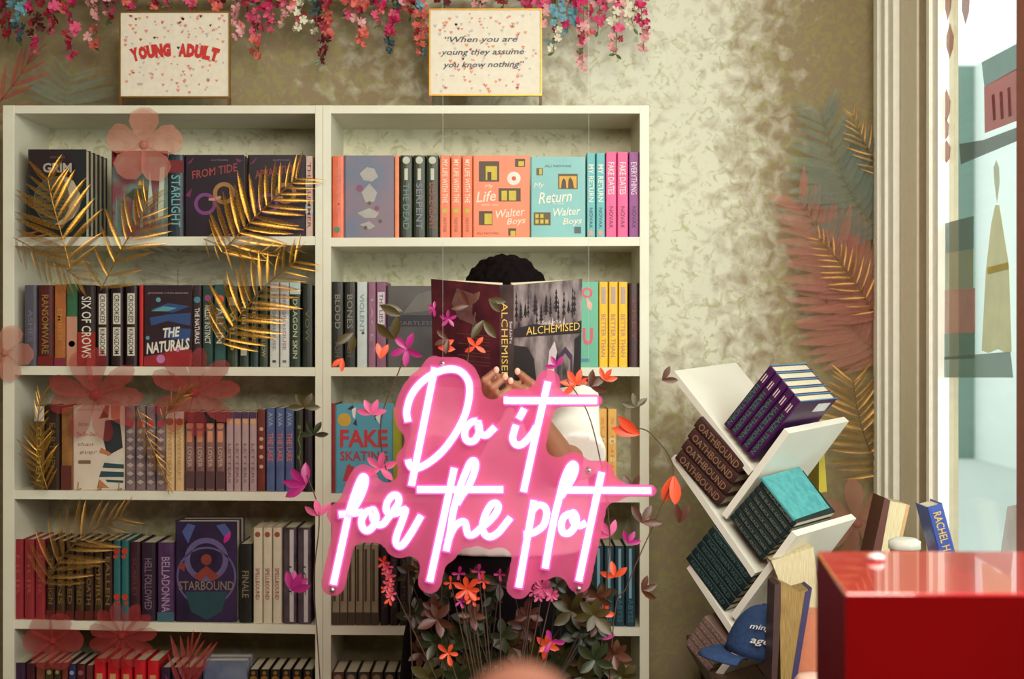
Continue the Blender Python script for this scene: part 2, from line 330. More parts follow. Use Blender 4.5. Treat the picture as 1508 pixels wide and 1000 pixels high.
# (x0, x1, top, colour, colour2, description, [spine marks], hard)
CORAL, CORAL2 = (240, 130, 92), (232, 112, 78)
def bands(c, *zz): return A(c, *[rect(0.0, 1.0, a, b) for a, b in zz])
ROWS = {
 (0, 0): [(450, 461, 230, (208, 184, 170), (190, 150, 140), 'pale pink slim paperback', [T('THE SUMMER', (150, 70, 70), .1, .92, .5), bands((170, 190, 190), (.28, .4), (.6, .7))], False),
          (248, 271, 228, (44, 22, 42), (26, 60, 66), 'dark hardcover with teal title', [T('STARLIGHT', (110, 170, 170), .12, .75, .6), bands((120, 30, 34), (.78, .93))], True)],
 (0, 1): [(36, 55, 420, (92, 84, 104), (74, 74, 80), 'grey mauve hardcover', [T('ASHES', (120, 112, 130), .3, .7, .35)], True),
          (56, 79, 420, (56, 26, 26), (92, 22, 20), 'dark maroon hardcover with gold title', [T('RANSOMWARE', (150, 110, 50), .15, .88, .45), bands((112, 22, 20), (.0, .12))], True),
          (80, 97, 419, (176, 104, 44), (150, 84, 40), 'amber orange paperback', [T('EMBER', (190, 130, 60), .3, .7, .4), bands((130, 40, 60), (0, .1))], False),
          (98, 114, 418, (52, 104, 66), (44, 88, 60), 'green and blush paperback', [bands((196, 138, 112), (.0, .6)), A((235, 220, 200), ('d', .5, .27, .3))], False),
          (115, 141, 420, (38, 20, 18), (30, 12, 12), 'black and red hardcover titled SIX OF CROWS', [bands((150, 30, 22), (0, .42)), T('SIX OF CROWS', W_, .1, .86, .55)], True)] +
         [(142 + 21 * k, 161 + 21 * k, 420 + (k == 0), (46, 18, 24), (24, 10, 14), 'maroon hardcover with boxed white title', [A((214, 206, 190), rect(.22, .8, .52, .9), rect(.22, .8, .13, .48)), T('CROOKED', BK, .54, .88, .4), T('KINGDOM', BK, .15, .46, .4)], True) for k in range(3)] +
         [(205, 211, 420, (196, 34, 30), (170, 24, 24), 'narrow bright red paperback', [], False),
          (284, 297, 420, (52, 22, 36), (34, 20, 26), 'dark plum paperback with white title', [T('THE NATURALS', W_, .28, .72, .55), A((70, 130, 150), ('d', .5, .82, .38))], False),
          (298, 314, 420, (30, 70, 62), (30, 44, 34), 'dark green paperback with white title', [T('KILLER INSTINCT', W_, .28, .75, .55), A((170, 60, 150), ('d', .5, .84, .3))], False),
          (315, 333, 419, (44, 96, 92), (28, 44, 40), 'teal paperback with white title', [T('ALL IN', W_, .28, .72, .6), A((220, 96, 60), ('d', .5, .82, .36))], False),
          (334, 351, 421, (48, 64, 42), (26, 40, 28), 'dark green hardcover with pale tip', [A((216, 190, 150), rect(.2, .8, .76, .86)), T('WILD', G_, .2, .7, .45)], True),
          (352, 367, 421, (40, 60, 48), (26, 36, 30), 'forest green hardcover with gold title', [A((200, 196, 170), rect(.2, .8, .14, .22)), T('HUNTED', G_, .28, .8, .45)], True),
          (368, 381, 421, (34, 62, 58), (24, 38, 34), 'bottle green hardcover', [T('GROVE', G_, .3, .8, .4)], True),
          (382, 395, 421, (56, 70, 50), (36, 48, 34), 'mossy green hardcover', [T('THE HOLLOW', (170, 160, 110), .12, .6, .45)], True),
          (397, 411, 416, (206, 204, 196), (186, 186, 180), 'white paperback with grey title', [T('HERON HOUSE', (130, 126, 130), .2, .86, .35), A((70, 60, 60), rect(.3, .7, .05, .08))], False),
          (412, 426, 416, (210, 208, 200), (190, 190, 186), 'white paperback with mauve title', [T('HERON HOUSE', (150, 120, 140), .2, .86, .35), A((90, 110, 70), rect(.3, .7, .05, .08))], False),
          (427, 443, 416, (34, 56, 44), (26, 38, 28), 'dark green hardcover with pale top', [A((190, 212, 206), rect(0, 1, .86, 1)), T('DRAGON SKIN', (190, 190, 150), .1, .8, .45)], True),
          (445, 461, 420, (34, 40, 28), (22, 24, 20), 'nearly black hardcover', [T('VOW', (90, 90, 50), .3, .7, .4)], True)],
 (0, 2): [(50, 66, 598, (116, 92, 40), (60, 44, 24), 'bronze hardcover with white cap', [A((220, 210, 190), rect(.1, 1, .82, 1)), T('GOLDEN', G_, .1, .75, .5)], True),
          (67, 89, 598, (56, 34, 16), (34, 20, 12), 'dark brown hardcover', [T('EARTHEN', (100, 76, 30), .2, .8, .4)], True),
          (90, 106, 601, (158, 108, 48), (110, 64, 40), 'tan gold paperback', [bands((96, 40, 30), (0, .3))], False)] +
         [(185 + 15 * k, 199 + 15 * k, 598, (60, 56, 70), (150, 120, 120), 'chequered grey patterned paperback', [A((200, 60, 76), ('d', .5, .79, .38)), A((180, 160, 150), *[('p', [(.1, z), (.5, z + .03), (.9, z), (.5, z - .03)]) for z in (.1, .2, .3, .4, .5, .6, .7)])], False) for k in range(4)] +
         [(244 + 14 * k, 257 + 14 * k, 606, (216, 182, 132), (196, 156, 110), 'cream paperback with white cap', [A((230, 224, 210), rect(0, 1, .91, 1)), A((150, 80, 30), ('d', .5, .87, .42)), T('SWEETHEART', (186, 140, 90), .12, .75, .4)], False) for k in range(2)] +
         [(273 + 15 * k, 286 + 15 * k, 607, (150, 104, 96), (98, 60, 62), 'dusky rose paperback', [A((44, 26, 34), rect(0, 1, .86, 1)), A((214, 140, 104), ('d', .5, .83, .4), rect(.2, .8, .62, .76)), A((84, 54, 56), rect(0, 1, .03, .25)), T('LOVER', (190, 170, 150), .3, .56, .5)], False) for k in range(4)] +
         [(333 + 11.5 * k, 343.5 + 11.5 * k, 607, (178, 148, 146), (158, 124, 128), 'pale mauve slim paperback', [A((70, 40, 70), rect(0, 1, .92, 1)), A((222, 156, 110), ('d', .5, .88, .4)), T('LETTERS', (120, 90, 100), .1, .6, .4)], False) for k in range(4)] +
         [(379, 391, 603, (118, 38, 24), (80, 24, 18), 'brick red paperback with small dots', [A((200, 160, 130), *[('d', .5, z, .25) for z in (.3, .42, .54, .64, .76)])], False)] +
         [(392 + 14 * k, 405 + 14 * k, 601, (82, 96, 140), (62, 72, 112), 'slate blue paperback with coral title', [T('THE LAKE', (214, 100, 92), .36, .7, .6), T('AVA', (150, 160, 180), .78, .95, .5)], False) for k in range(3)] +
         [(435, 447, 602, (46, 50, 26), (28, 26, 18), 'dark olive hardcover', [T('IVY', (110, 110, 50), .3, .8, .4)], True), (448, 461, 600, (34, 18, 26), (24, 14, 18), 'nearly black slim hardcover', [], True)],
 (0, 3): [(20 + 16 * k, 35 + 16 * k, 794, (150, 42, 50), (130, 34, 40), 'crimson hardcover', [T('HEIR', (170, 70, 70), .3, .8, .4)], True) for k in range(3)] +
         [(69 + 14 * k, 82 + 14 * k, 796 + (k % 3), (74, 54, 20) if k % 2 else (58, 32, 22), (40, 18, 14), 'dark bronze hardcover with gilt title', [T(['THE REIGN', 'RUINS', 'GILDED', 'CROWNED', 'THE OATH', 'EMPIRE', 'FALLEN'][k], (128, 96, 44), .2, .8, .5), bands((90, 24, 18), (.0, .12))], True) for k in range(7)] +
         [(167 + 12 * k, 178 + 12 * k, 796, (44, 106, 108), (30, 84, 88), 'teal hardcover with red flowers', [A((186, 54, 34), ('d', .5, .87, .45), ('d', .3, .8, .3), ('d', .5, .3, .45), ('d', .7, .22, .3))], True) for k in range(2)] +
         [(191, 207, 798, (66, 24, 34), (44, 16, 28), 'dark wine hardcover', [T('SCARLET', (100, 50, 60), .3, .8, .4)], True),
          (208, 230, 799, (48, 26, 44), (34, 18, 32), 'dark plum hardcover with grey title', [T('HELL FOLLOWED', (130, 100, 130), .15, .8, .5)], True),
          (232, 257, 799, (84, 48, 88), (60, 34, 70), 'purple hardcover with pale title', [T('BELLADONNA', (164, 140, 170), .12, .82, .5), bands((60, 96, 110), (.0, .12))], True),
          (352, 372, 801, (26, 24, 18), (16, 14, 14), 'black hardcover titled FINALE', [T('FINALE', (130, 116, 90), .32, .66, .5)], True)] +
         [(373 + 14.3 * k, 386.8 + 14.3 * k, 777, (214, 202, 180), (200, 184, 160), 'cream hardcover with red title', [T('SPELLBOUND', (160, 80, 70), .25, .58, .45), A((150, 70, 40), ('d', .5, .93, .3))], True) for k in range(3)] +
         [(417 + 21 * k, 437 + 21 * k, 777, (96, 80, 92), (54, 40, 48), 'silver grey hardcover', [A((200, 190, 190), rect(.5, .8, .02, .98)), T('LOST', (60, 50, 60), .3, .6, .3)], True) for k in range(2)],
 (0, 4): [(20, 38, 976, (62, 34, 60), (44, 26, 50), 'dark violet hardcover', [], True), (39, 52, 977, (76, 24, 36), (56, 18, 26), 'dark red hardcover', [], True),
          (53, 66, 976, (130, 74, 52), (104, 54, 40), 'tan brown paperback', [], False), (67, 79, 977, (70, 60, 26), (52, 44, 20), 'olive hardcover with white emblem', [A((190, 170, 120), ('d', .5, .9, .3))], True),
          (80, 90, 977, (62, 44, 24), (46, 32, 20), 'bronze slim hardcover', [A((180, 150, 90), ('d', .5, .9, .3))], True), (91, 100, 976, (120, 52, 36), (100, 40, 30), 'rust slim paperback', [], False),
          (101, 112, 978, (50, 48, 84), (36, 34, 60), 'navy hardcover with pale emblem', [A((150, 160, 200), ('d', .5, .9, .3), ('d', .5, .78, .3))], True),
          (113, 126, 978, (92, 24, 36), (60, 18, 26), 'wine red hardcover', [A((160, 80, 80), ('d', .5, .9, .3))], True), (127, 137, 980, (104, 44, 40), (84, 30, 30), 'brick slim paperback', [], False)] +
         [(138.5 + 19.6 * k, 156 + 19.6 * k, 970 + k * .8, (206, 24, 36), (186, 16, 30), 'bright red hardcover with cream title', [T('SCYTHE', (206, 160, 110), .3, .8, .5), A((206, 150, 100), rect(.25, .75, .76, .84))], True) for k in range(5)] +
         [(237 + 15.6 * k, 251.6 + 15.6 * k, 983, (58, 30, 64), (40, 20, 46), 'dark purple hardcover', [T('NIGHT', (90, 60, 100), .3, .8, .4)], True) for k in range(4)] +
         [(366 + 16 * k, 381 + 16 * k, 986, (34, 30, 22), (20, 18, 14), 'black hardcover with gilt crest', [A((140, 96, 36), ('d', .5, .88, .36), ('d', .5, .96, .2)), T('LEGEND', (130, 92, 36), .3, .75, .5)], True) for k in range(6)],
 (1, 0): [(489, 507, 230, CORAL2, (200, 90, 64), 'coral hardcover with green dot', [A((80, 130, 90), ('d', .4, .1, .26)), T('HEARTS', (220, 120, 90), .3, .85, .4)], True),
          (581, 588, 229, (236, 142, 98), (220, 120, 80), 'thin coral paperback', [], False)] +
         [(589 + 19.3 * k, 607.6 + 19.3 * k, 229, (48, 54, 34), (26, 34, 24), 'dark green hardcover with skull emblem', [A((196, 196, 176), ('d', .5, .94, .3), rect(.36, .64, .7, .84)), T(['THE DEAD', 'SERPENT', 'DESCENDANT'][k], [(96, 128, 128), (120, 128, 140), (150, 80, 60)][k], .1, .66, .5)], True) for k in range(3)] +
         [(647.5 + 16.5 * k, 663 + 16.5 * k, 229, CORAL, CORAL2, 'coral paperback with white title', [T('MY LIFE WITH THE', (250, 220, 196), .42, .95, .5), A((190, 180, 50), rect(.25, .7, .3, .35)), T('NOVAK', (180, 90, 70), .06, .24, .35)], False) for k in range(3)] +
         [(864 + 14 * k, 877 + 14 * k, 225, (108, 186, 188), (92, 170, 174), 'turquoise paperback with white title', [T('MY RETURN', (240, 240, 225), .42, .86, .6), T('NOVAK', (50, 90, 100), .1, .35, .4), A((220, 150, 140), ('d', .5, .05, .3))], False) for k in range(2)] +
         [(892 + 17 * k, 908 + 17 * k, 224, (238, 96, 150), (226, 78, 136), 'hot pink paperback with white title', [T(['FAKE DATES', 'FAKE DATES'][k], (250, 220, 220), .5, .88, .6), T('NOVAK', (120, 30, 70), .1, .36, .4)], False) for k in range(2)] +
         [(926, 941, 224, (150, 70, 142), (130, 54, 122), 'purple paperback with white title', [T('EVERYTHING', (225, 200, 220), .5, .88, .6), T('NOVAK', (70, 30, 60), .1, .36, .4)], False)],
 (1, 1): [(489 + 18 * k, 506 + 18 * k, 415, (40, 38, 32), (26, 28, 22), 'black hardcover with stacked grey title', [T(['BLOOD', 'BONES'][k], (130, 126, 116), .45, .85, .5), T('ASH', (90, 80, 70), .12, .3, .5)], True) for k in range(2)] +
         [(525.5, 541, 415, (200, 208, 206), (186, 192, 190), 'white paperback with pale blue title', [T('VIOLENT', (120, 150, 160), .4, .86, .45), A((60, 70, 70), ('d', .6, .4, .15))], False),
          (542, 553.5, 415, (150, 100, 124), (130, 84, 106), 'mauve paperback', [T('LACE', (180, 150, 170), .3, .8, .35)], False),
          (554, 569, 415, (142, 88, 118), (120, 70, 100), 'mauve paperback with white label', [A((216, 206, 212), rect(.15, .85, .5, .88)), T('THE LIES', (120, 80, 110), .52, .86, .4)], False)] +
         [(646 + 20 * k, 665 + 20 * k, 420, (90, 76, 80), (70, 60, 66), 'grey hardcover hidden behind the open book', [], True) for k in range(6)] +
         [(882 + 14.4 * k, 895.5 + 14.4 * k, 415, (240, 196, 26), (228, 176, 20), 'yellow paperback with pink title', [A((190, 160, 150), rect(.25, .75, .74, .94)), T('BETTER THAN', (200, 130, 110), .12, .62, .5)], False) for k in range(3)] +
         [(926, 941, 417, (70, 24, 28), (40, 16, 22), 'dark maroon hardcover', [T('PREY', (110, 40, 40), .3, .8, .4)], True)],
 (1, 2): [(488, 494.5, 594, (150, 24, 26), (110, 18, 20), 'thin dark red paperback', [], False)] +
         [(593 + 18 * k, 610 + 18 * k, 600, (120, 100, 96), (100, 84, 80), 'grey brown hardcover behind the neon sign', [], True) for k in range(3)] +
         [(862, 879, 600, (70, 24, 44), (56, 18, 34), 'dark plum hardcover', [], True)] +
         [(880.5 + 14.5 * k, 894 + 14.5 * k, 602, (236, 184, 92), (226, 166, 76), 'pale yellow paperback', [A((240, 214, 150), ('d', .5, .62, .4), ('d', .5, .4, .3)), T('SUNNY', (222, 140, 90), .15, .9, .3)], False) for k in range(2)],
 (1, 3): [(489 + 11.5 * k, 500 + 11.5 * k, 803, (156, 138, 112), (136, 118, 96), 'beige grey slim volume', [A((70, 54, 40), rect(0, 1, 0, .16), rect(.15, .5, .3, .95))], False) for k in range(6)] +
         [(560 + 14 * k, 573 + 14 * k, 806, (44, 26, 30), (30, 18, 20), 'black hardcover behind the neon drips', [T('REAPER', (84, 60, 60), .2, .85, .5)], True) for k in range(3)] +
         [(874 + 15.6 * k, 889 + 15.6 * k, 804, (40, 70, 82), (26, 42, 50), 'blue black hardcover with silver sheen', [A((130, 170, 186), rect(.35, .62, .35, .97)), T('ABYSS', (60, 110, 126), .05, .34, .5)], True) for k in range(4)],  # the silver sheen is a flat pale strip drawn on the spine
 (1, 4): [(489 + 19 * k, 507 + 19 * k, 990, [(110, 60, 40), (60, 70, 60), (80, 60, 40), (90, 70, 40), (30, 34, 40), (36, 36, 40)][k], (40, 30, 30), ['rust', 'grey green', 'brown', 'tan', 'blue black', 'charcoal'][k] + ' hardcover', [A((150, 120, 90), ('d', .5, .93, .3))], True) for k in range(6)],
}
FROM_R = {(1, 0): 858, (1, 1): 880, (1, 2): 860, (1, 3): 870}
FACES = {(0, 0): [42, 165, 273, 366], (0, 1): [212], (0, 2): [107], (0, 3): [258], (0, 4): [300], (1, 0): [508, 697, 782], (1, 1): [571, 848], (1, 2): [495, 578], (1, 4): [880]}
for (cs, lvl), row in ROWS.items():
    xs = sorted([r[0] for r in row] + FACES.get((cs, lvl), []))
    for r in row:
        m = mat(r[3], 0.42 if r[7] else 0.5, c2=r[4], scale=28, contrast=0.2)
        fr_ = None
        if (cs, lvl) in FROM_R and r[0] > FROM_R[(cs, lvl)]: fr_ = len(xs) - 1 - xs.index(r[0])
        spine_book(r[0], r[1], r[2], cs, lvl, m, None, None, r[5], r[6], r[7], n=xs.index(r[0]), from_right=fr_, Y=0.012 + R.uniform(-.002, .004))
# --- books shown face out
face_book(42, 127, 220, 0, 0, mat((16, 40, 42), .4, c2=(44, 20, 26), scale=9, contrast=.12), 'dark teal book titled GRIM facing out, pale moon on cover',
  [('a', (150, 146, 138), [('o', .5, .42, .40, .41)]), ('a', (96, 92, 70), [('d', .5, .42, .395)]), ('a', (40, 40, 30), [('r', .14 + .06 * (k % 3), .62, .2 + k * .045, .212 + k * .045) for k in range(9)]),
   ('a', (196, 180, 150), [('p', [(.62 + .0, .70), (.78, .64), (.89, .50), (.89, .36), (.78, .22), (.6, .14), (.45, .14), (.62, .22), (.7, .32), (.72, .45), (.66, .6), (.55, .7)])]),
   ('t', 'GRIM', (176, 170, 158), .5, .79, .5, .11, .03, 0), ('t', 'SARA B. ELFGREN', (110, 110, 100), .5, .91, .26, .025, 0, 0)], t=0.034, copies=5, cdesc='reddish brown book with ridged edge')
face_book(165, 247, 222, 0, 0, mat((120, 62, 72), .45, c2=(96, 120, 112), scale=22, contrast=.08), 'rose and sage patterned book facing out with golden crown',
  [('a', (120, 30, 46), [rect(0, 1, .93, 1), ('p', [(0, .8), (.2, .95), (.1, 1), (0, 1)])]), ('a', (120, 140, 130), [('p', [(x, .1 + .07 * (k % 3)), (x + .03, .5 + .05 * (k % 4)), (x + .06, .12)]) for k, x in enumerate([.05, .2, .36, .5, .64, .76, .88])]),
   ('a', (60, 70, 50), [('p', [(.25, .48), (.4, .56), (.6, .56), (.72, .48), (.6, .43), (.4, .42)])]), ('a', (220, 160, 30), [('p', [(.46, .6), (.5, .66), (.57, .6)])]), ('a', (190, 196, 176), [('p', [(.82, .2), (.86, .8), (.95, .82), (.92, .25)]), ('p', [(.64, .35), (.68, .78), (.74, .4)])])], t=.03, copies=2, cdesc='rose patterned book')
for x0, x1, lb, tt in ((273, 359.5, 'black and purple book facing out with golden ribbon loop', 'FROM TIDE'), (366, 449, 'dark purple book facing out behind the big gold frond', 'APPARITION')):
    face_book(x0, x1, 228, 0, 0, mat((40, 14, 38), .4, c2=(22, 8, 18), scale=12), lb,
      [('a', (120, 56, 120), [('o', .34, .40, .13, .19)]), ('a', (160, 110, 60), [('o', .66, .53, .12, .19)]), ('a', (190, 140, 110), [('p', [(.4, .44), (.5, .44), (.62, .47), (.6, .5), (.48, .47), (.4, .47)])]),
       ('t', tt, (150, 60, 60), .5, .80, .8, .10, .01, .2, .18), ('t', 'AUTHORS', (130, 110, 120), .58, .935, .3, .022, 0, 0), ('a', (110, 30, 80), [('p', [(.02, .88), (.16, .98), (.1, .9)]), ('p', [(.85, .96), (.97, .93), (.9, .9)]), ('p', [(.0, .5), (.12, .6), (.08, .48)])])], t=.03, copies=2, cdesc=lb.split(' facing')[0])
face_book(212, 283, 420, 0, 1, mat((52, 22, 34), .4, c2=(34, 14, 26), scale=14), 'navy and red book titled THE NATURALS facing out',
  [('a', (150, 24, 34), [('p', [(0, 0), (1, 0), (1, .2), (.7, .26), (.4, .16), (0, .12)])]), ('a', (40, 70, 120), [('p', [(.15, .5), (.5, .56), (.97, .5), (.97, .66), (.5, .64), (.12, .6)]), ('p', [(.15, .7), (.6, .66), (.95, .74), (.5, .78)]), ('p', [(.4, .36), (.95, .3), (.98, .46), (.5, .48)])]),
   ('a', (86, 150, 160), [('p', [(.15, .68), (.4, .74), (.7, .72), (.5, .68)]), ('d', .3, .82, .05), ('d', .08, .35, .04), ('d', .9, .24, .05)]), ('a', (190, 120, 170), [('d', .35, .09, .09), ('d', .7, .2, .04)]),
   ('t', 'THE', W_, .58, .42, .36, .12, .03, .3, .1), ('t', 'NATURALS', W_, .5, .25, .92, .14, .03, .3, .12), ('t', 'JENNIFER LYNN BARNES', (170, 150, 150), .5, .9, .84, .025, 0, 0)], t=.03, cdesc='')
face_book(108, 184, 597, 0, 2, mat((216, 200, 182), .5, c2=(206, 186, 166), scale=20), 'white book facing out with girl in striped skirt, on gold stand',
  [('a', (40, 46, 50), [('p', [(.62, .82), (.9, .84), (.96, .5), (.66, .4), (.58, .6)])]), ('a', (110, 62, 30), [('p', [(.5, .84), (.62, 1), (.7, 1), (.68, .86)])]), ('a', (190, 118, 78), [('p', [(.72, 1), (.92, 1), (.9, .84), (.74, .84)]), ('p', [(.5, .44), (.72, .4), (.72, .44), (.54, .5)]), ('p', [(.46, .02), (.7, .02), (.66, .14), (.5, .12)])]),
   ('a', (214, 206, 190), [('p', [(.64, .4), (.98, .43), (1, .02), (.7, .02), (.5, .13)])]), ('a', (44, 70, 76), [('p', [(.6, .32), (.98, .3), (.98, .25), (.57, .26)]), ('p', [(.54, .22), (.98, .21), (.98, .15), (.5, .15)]), ('p', [(.62, .12), (.97, .11), (.97, .08), (.66, .09)])]),
   ('t', 'The Do-Over', (200, 80, 90), .26, .66, .4, .05, 0, .3), ('t', 'LYNN PAINTER', (170, 120, 110), .3, .95, .5, .02, 0, 0), ('t', 'Better', (130, 140, 120), .2, .78, .2, .05, 0, .3), ('t', 'than', (150, 120, 110), .24, .54, .3, .04, 0, .3), ('t', 'ever', (160, 130, 120), .3, .44, .34, .04, 0, .3), ('a', (130, 96, 80), [rect(.1, .34, .31, .35)])], t=.022, hard=False, Y=.02)
face_book(259, 349, 768, 0, 3, mat((54, 36, 72), .35, c2=(30, 20, 44), scale=9, contrast=.15), 'large purple book titled STARBOUND facing out, haloed figure on cover',
  [('a', (96, 84, 130), [('o', .5, .62, .27, .36), ('o', .5, .45, .46, .49)]), ('a', (70, 84, 140), [('p', [(.1, .9), (.2, .98), (.32, .96), (.2, .78)]), ('p', [(.9, .9), (.8, .98), (.66, .96), (.8, .84)])]), ('a', (130, 50, 40), [('d', .5, .62, .09), ('p', [(.3, .46), (.5, .56), (.7, .46), (.8, .5), (.6, .4), (.5, .46), (.4, .4), (.2, .5)]), ('p', [(.02, .55), (.16, .6), (.14, .5)])]),
   ('a', (30, 64, 72), [('p', [(.15, .3), (.85, .3), (.75, .1), (.5, .02), (.25, .1)])]), ('t', 'STARBOUND', (130, 112, 96), .5, .36, .9, .09, .01, 0)], t=.05, copies=2, cdesc='large purple book')
face_book(300, 364, 973, 0, 4, mat((76, 84, 118), .45, c2=(120, 128, 148), scale=14, contrast=.15), 'blue grey book facing out on the bottom shelf, slightly leaning', [('a', (50, 50, 100), [rect(.1, .9, .6, .64)])], t=.04, copies=2, cdesc='blue grey book')
face_book(508, 580, 229, 1, 0, mat((128, 108, 122), .5, c2=(104, 110, 130), scale=10, contrast=.1), 'muted mauve book facing out with curling silver figure',
  [('a', (168, 162, 156), [('p', [(.3, .78), (.45, .86), (.6, .84), (.68, .74), (.55, .68), (.38, .7)]), ('p', [(.34, .55), (.5, .66), (.66, .55), (.6, .44), (.42, .43)]), ('p', [(.25, .3), (.5, .36), (.7, .3), (.62, .24), (.4, .24)]), ('p', [(.3, .16), (.5, .2), (.62, .14), (.5, .1)])]), ('a', (130, 70, 100), [('d', .3, .6, .07), ('d', .65, .36, .05)]), ('a', (90, 84, 60), [('d', .5, .42, .04), ('d', .42, .12, .04), ('d', .72, .2, .04)])], t=.03, copies=2, cdesc='muted mauve book')
def windows_art(*w):
    return ('a', (208, 182, 40), [rect(x, x + a, y, y + b) for x, y, a, b in w])
face_book(697, 780, 229, 1, 0, mat((242, 134, 94), .45, c2=(236, 120, 82), scale=14), 'coral book facing out about life with the Walter boys',
  [('a', (84, 54, 30), [rect(.1, .46, .68, .93), rect(.45, .84, .44, .6), rect(.1, .34, .15, .32), rect(.74, .92, .86, .96), rect(.62, .76, .02, .11)]), windows_art((.22, .70, .2, .17), (.5, .45, .26, .12), (.2, .16, .13, .13), (.8, .87, .1, .06), (.66, .02, .09, .06)), ('a', (60, 40, 20), [rect(.25, .32, .70, .80), rect(.6, .63, .45, .57)]), ('a', (244, 226, 214), [('d', .72, .72, .12)]), ('a', (220, 80, 60), [('d', .72, .72, .04)]),
   ('t', 'My', (252, 222, 200), .28, .62, .16, .06, .0, .3, .1), ('t', 'Life', (252, 222, 200), .22, .5, .36, .13, .01, .3, .1), ('t', 'with the', (252, 222, 200), .3, .4, .3, .03, 0, .3), ('t', 'Walter', (252, 222, 200), .66, .3, .52, .1, .01, .3, .12), ('t', 'Boys', (252, 222, 200), .76, .19, .34, .1, .01, .3, .1), ('t', 'ALI NOVAK', (160, 80, 60), .26, .05, .4, .03, 0, 0)], t=.022, hard=False, copies=3, cdesc='coral book')
face_book(782, 862, 231, 1, 0, mat((128, 190, 188), .45, c2=(116, 176, 176), scale=14), 'pale turquoise book facing out about returning to the Walter boys',
  [('a', (96, 74, 30), [rect(.5, .86, .6, .79), rect(.05, .36, .15, .31), rect(.1, .22, .77, .86)]), ('a', (226, 166, 44), [rect(.52, .84, .61, .76)]), windows_art((.08, .17, .06, .05), (.17, .17, .06, .05), (.26, .17, .06, .05), (.08, .24, .06, .05), (.17, .24, .06, .05), (.15, .78, .05, .07)), ('a', (70, 46, 24), [('p', [(.55, .61), (.57, .7), (.6, .74), (.64, .7), (.65, .61)]), ('p', [(.68, .61), (.69, .71), (.72, .75), (.77, .7), (.79, .61)])]),
   ('t', 'ALI NOVAK', (70, 100, 104), .5, .885, .5, .03, .0, 0), ('t', 'My', (236, 232, 214), .15, .64, .2, .08, 0, .3, .1), ('t', 'Return', (240, 236, 220), .44, .5, .62, .14, .01, .3, .08), ('t', 'to the', (236, 232, 214), .5, .42, .2, .03, 0, .3), ('t', 'Walter', (240, 236, 220), .66, .32, .5, .1, .01, .3, .08), ('t', 'Boys', (240, 232, 216), .76, .19, .36, .1, .01, .3, .06), ('a', (70, 90, 90), [rect(.8, .92, .05, .13)])], t=.022, hard=False, copies=3, cdesc='pale turquoise book')
face_book(571, 645, 421, 1, 1, mat((52, 46, 50), .5, c2=(86, 80, 78), scale=8, contrast=.2), 'charcoal book facing out left of the open book',
  [('a', (28, 22, 36), [rect(0, 1, .5, .64)]), ('t', 'HEARTLESS', (96, 88, 100), .5, .54, .8, .05, 0, 0), ('a', (104, 98, 92), [('p', [(.3, .66), (.9, .7), (.9, .95), (.6, .9)])])], t=.03, copies=2, cdesc='charcoal book')
face_book(818, 881, 415, 1, 1, mat((92, 170, 140), .45, c2=(104, 180, 150), scale=14), 'green book facing out with pink lettering beside yellow spines',
  [('a', (220, 90, 110), [('o', .74, .87, .07, .13)]), ('a', (240, 180, 160), [('p', [(.72, .82), (.86, .74), (.84, .66), (.74, .7)])]), ('t', 'U', (224, 84, 110), .76, .36, .24, .2, .04, 0), ('t', 'O', (224, 84, 110), .4, .36, .24, .2, .04, 0), ('a', (80, 130, 160), [rect(.6, .8, .06, .1)])], t=.02, hard=False, copies=2, cdesc='green book')
face_book(495, 577, 596, 1, 2, mat((86, 158, 180), .45, c2=(76, 144, 168), scale=14), 'blue book titled FAKE SKATING facing out',
  [('t', 'FAKE', (200, 44, 50), .5, .62, .86, .2, .03, 0), ('t', 'SKATING', (180, 52, 66), .5, .42, .86, .11, .02, 0), ('a', (206, 160, 50), [('d', .15, .83, .12)]), ('a', (40, 40, 50), [('p', [(.2, .95), (.3, 1), (.33, .93)]), ('p', [(.68, .9), (.72, .97), (.78, .9), (.7, .82)]), ('p', [(.3, .78), (.36, .84), (.38, .76)]), ('p', [(.2, .26), (.25, .34), (.25, .24)])]), ('a', (230, 224, 220), [('p', [(.28, .95), (.36, .97), (.34, .84), (.3, .86)]), ('p', [(.7, .86), (.8, .9), (.78, .78)]), ('d', .7, .12, .08)]), ('a', (190, 50, 60), [('p', [(.12, .14), (.2, .32), (.32, .3), (.3, .12)])])], t=.03, copies=2, cdesc='blue book')
face_book(578, 592, 600, 1, 2, mat((196, 186, 40), .5), 'yellow green book peeking out beside FAKE SKATING', None, t=.02, Y=.05)
face_book(880, 930, 983, 1, 4, mat((170, 100, 84), .5, c2=(150, 84, 74)), 'dusty pink book facing out on the lowest visible right shelf', [('a', (200, 150, 130), [rect(.1, .9, .9, .93)])], t=.03)

# gold easel stand under the white book
ES = mat((200, 150, 60), .3, .9)
e = thing('book_easel', 'small gold wire easel holding the white girl book', 'stand', P(146, 723, 0.0))
for dx in (-.05, 0.0, .05):
    v, f = tube([(dx, -.004, .022), (dx, -.008, .004), (dx, .05, .004)], .0012, 6); meshobj('hook', v, f, ES, e)
v, f = tube([(-.05, .05, .004), (.05, .05, .004)], .0012, 6); meshobj('rail', v, f, ES, e)

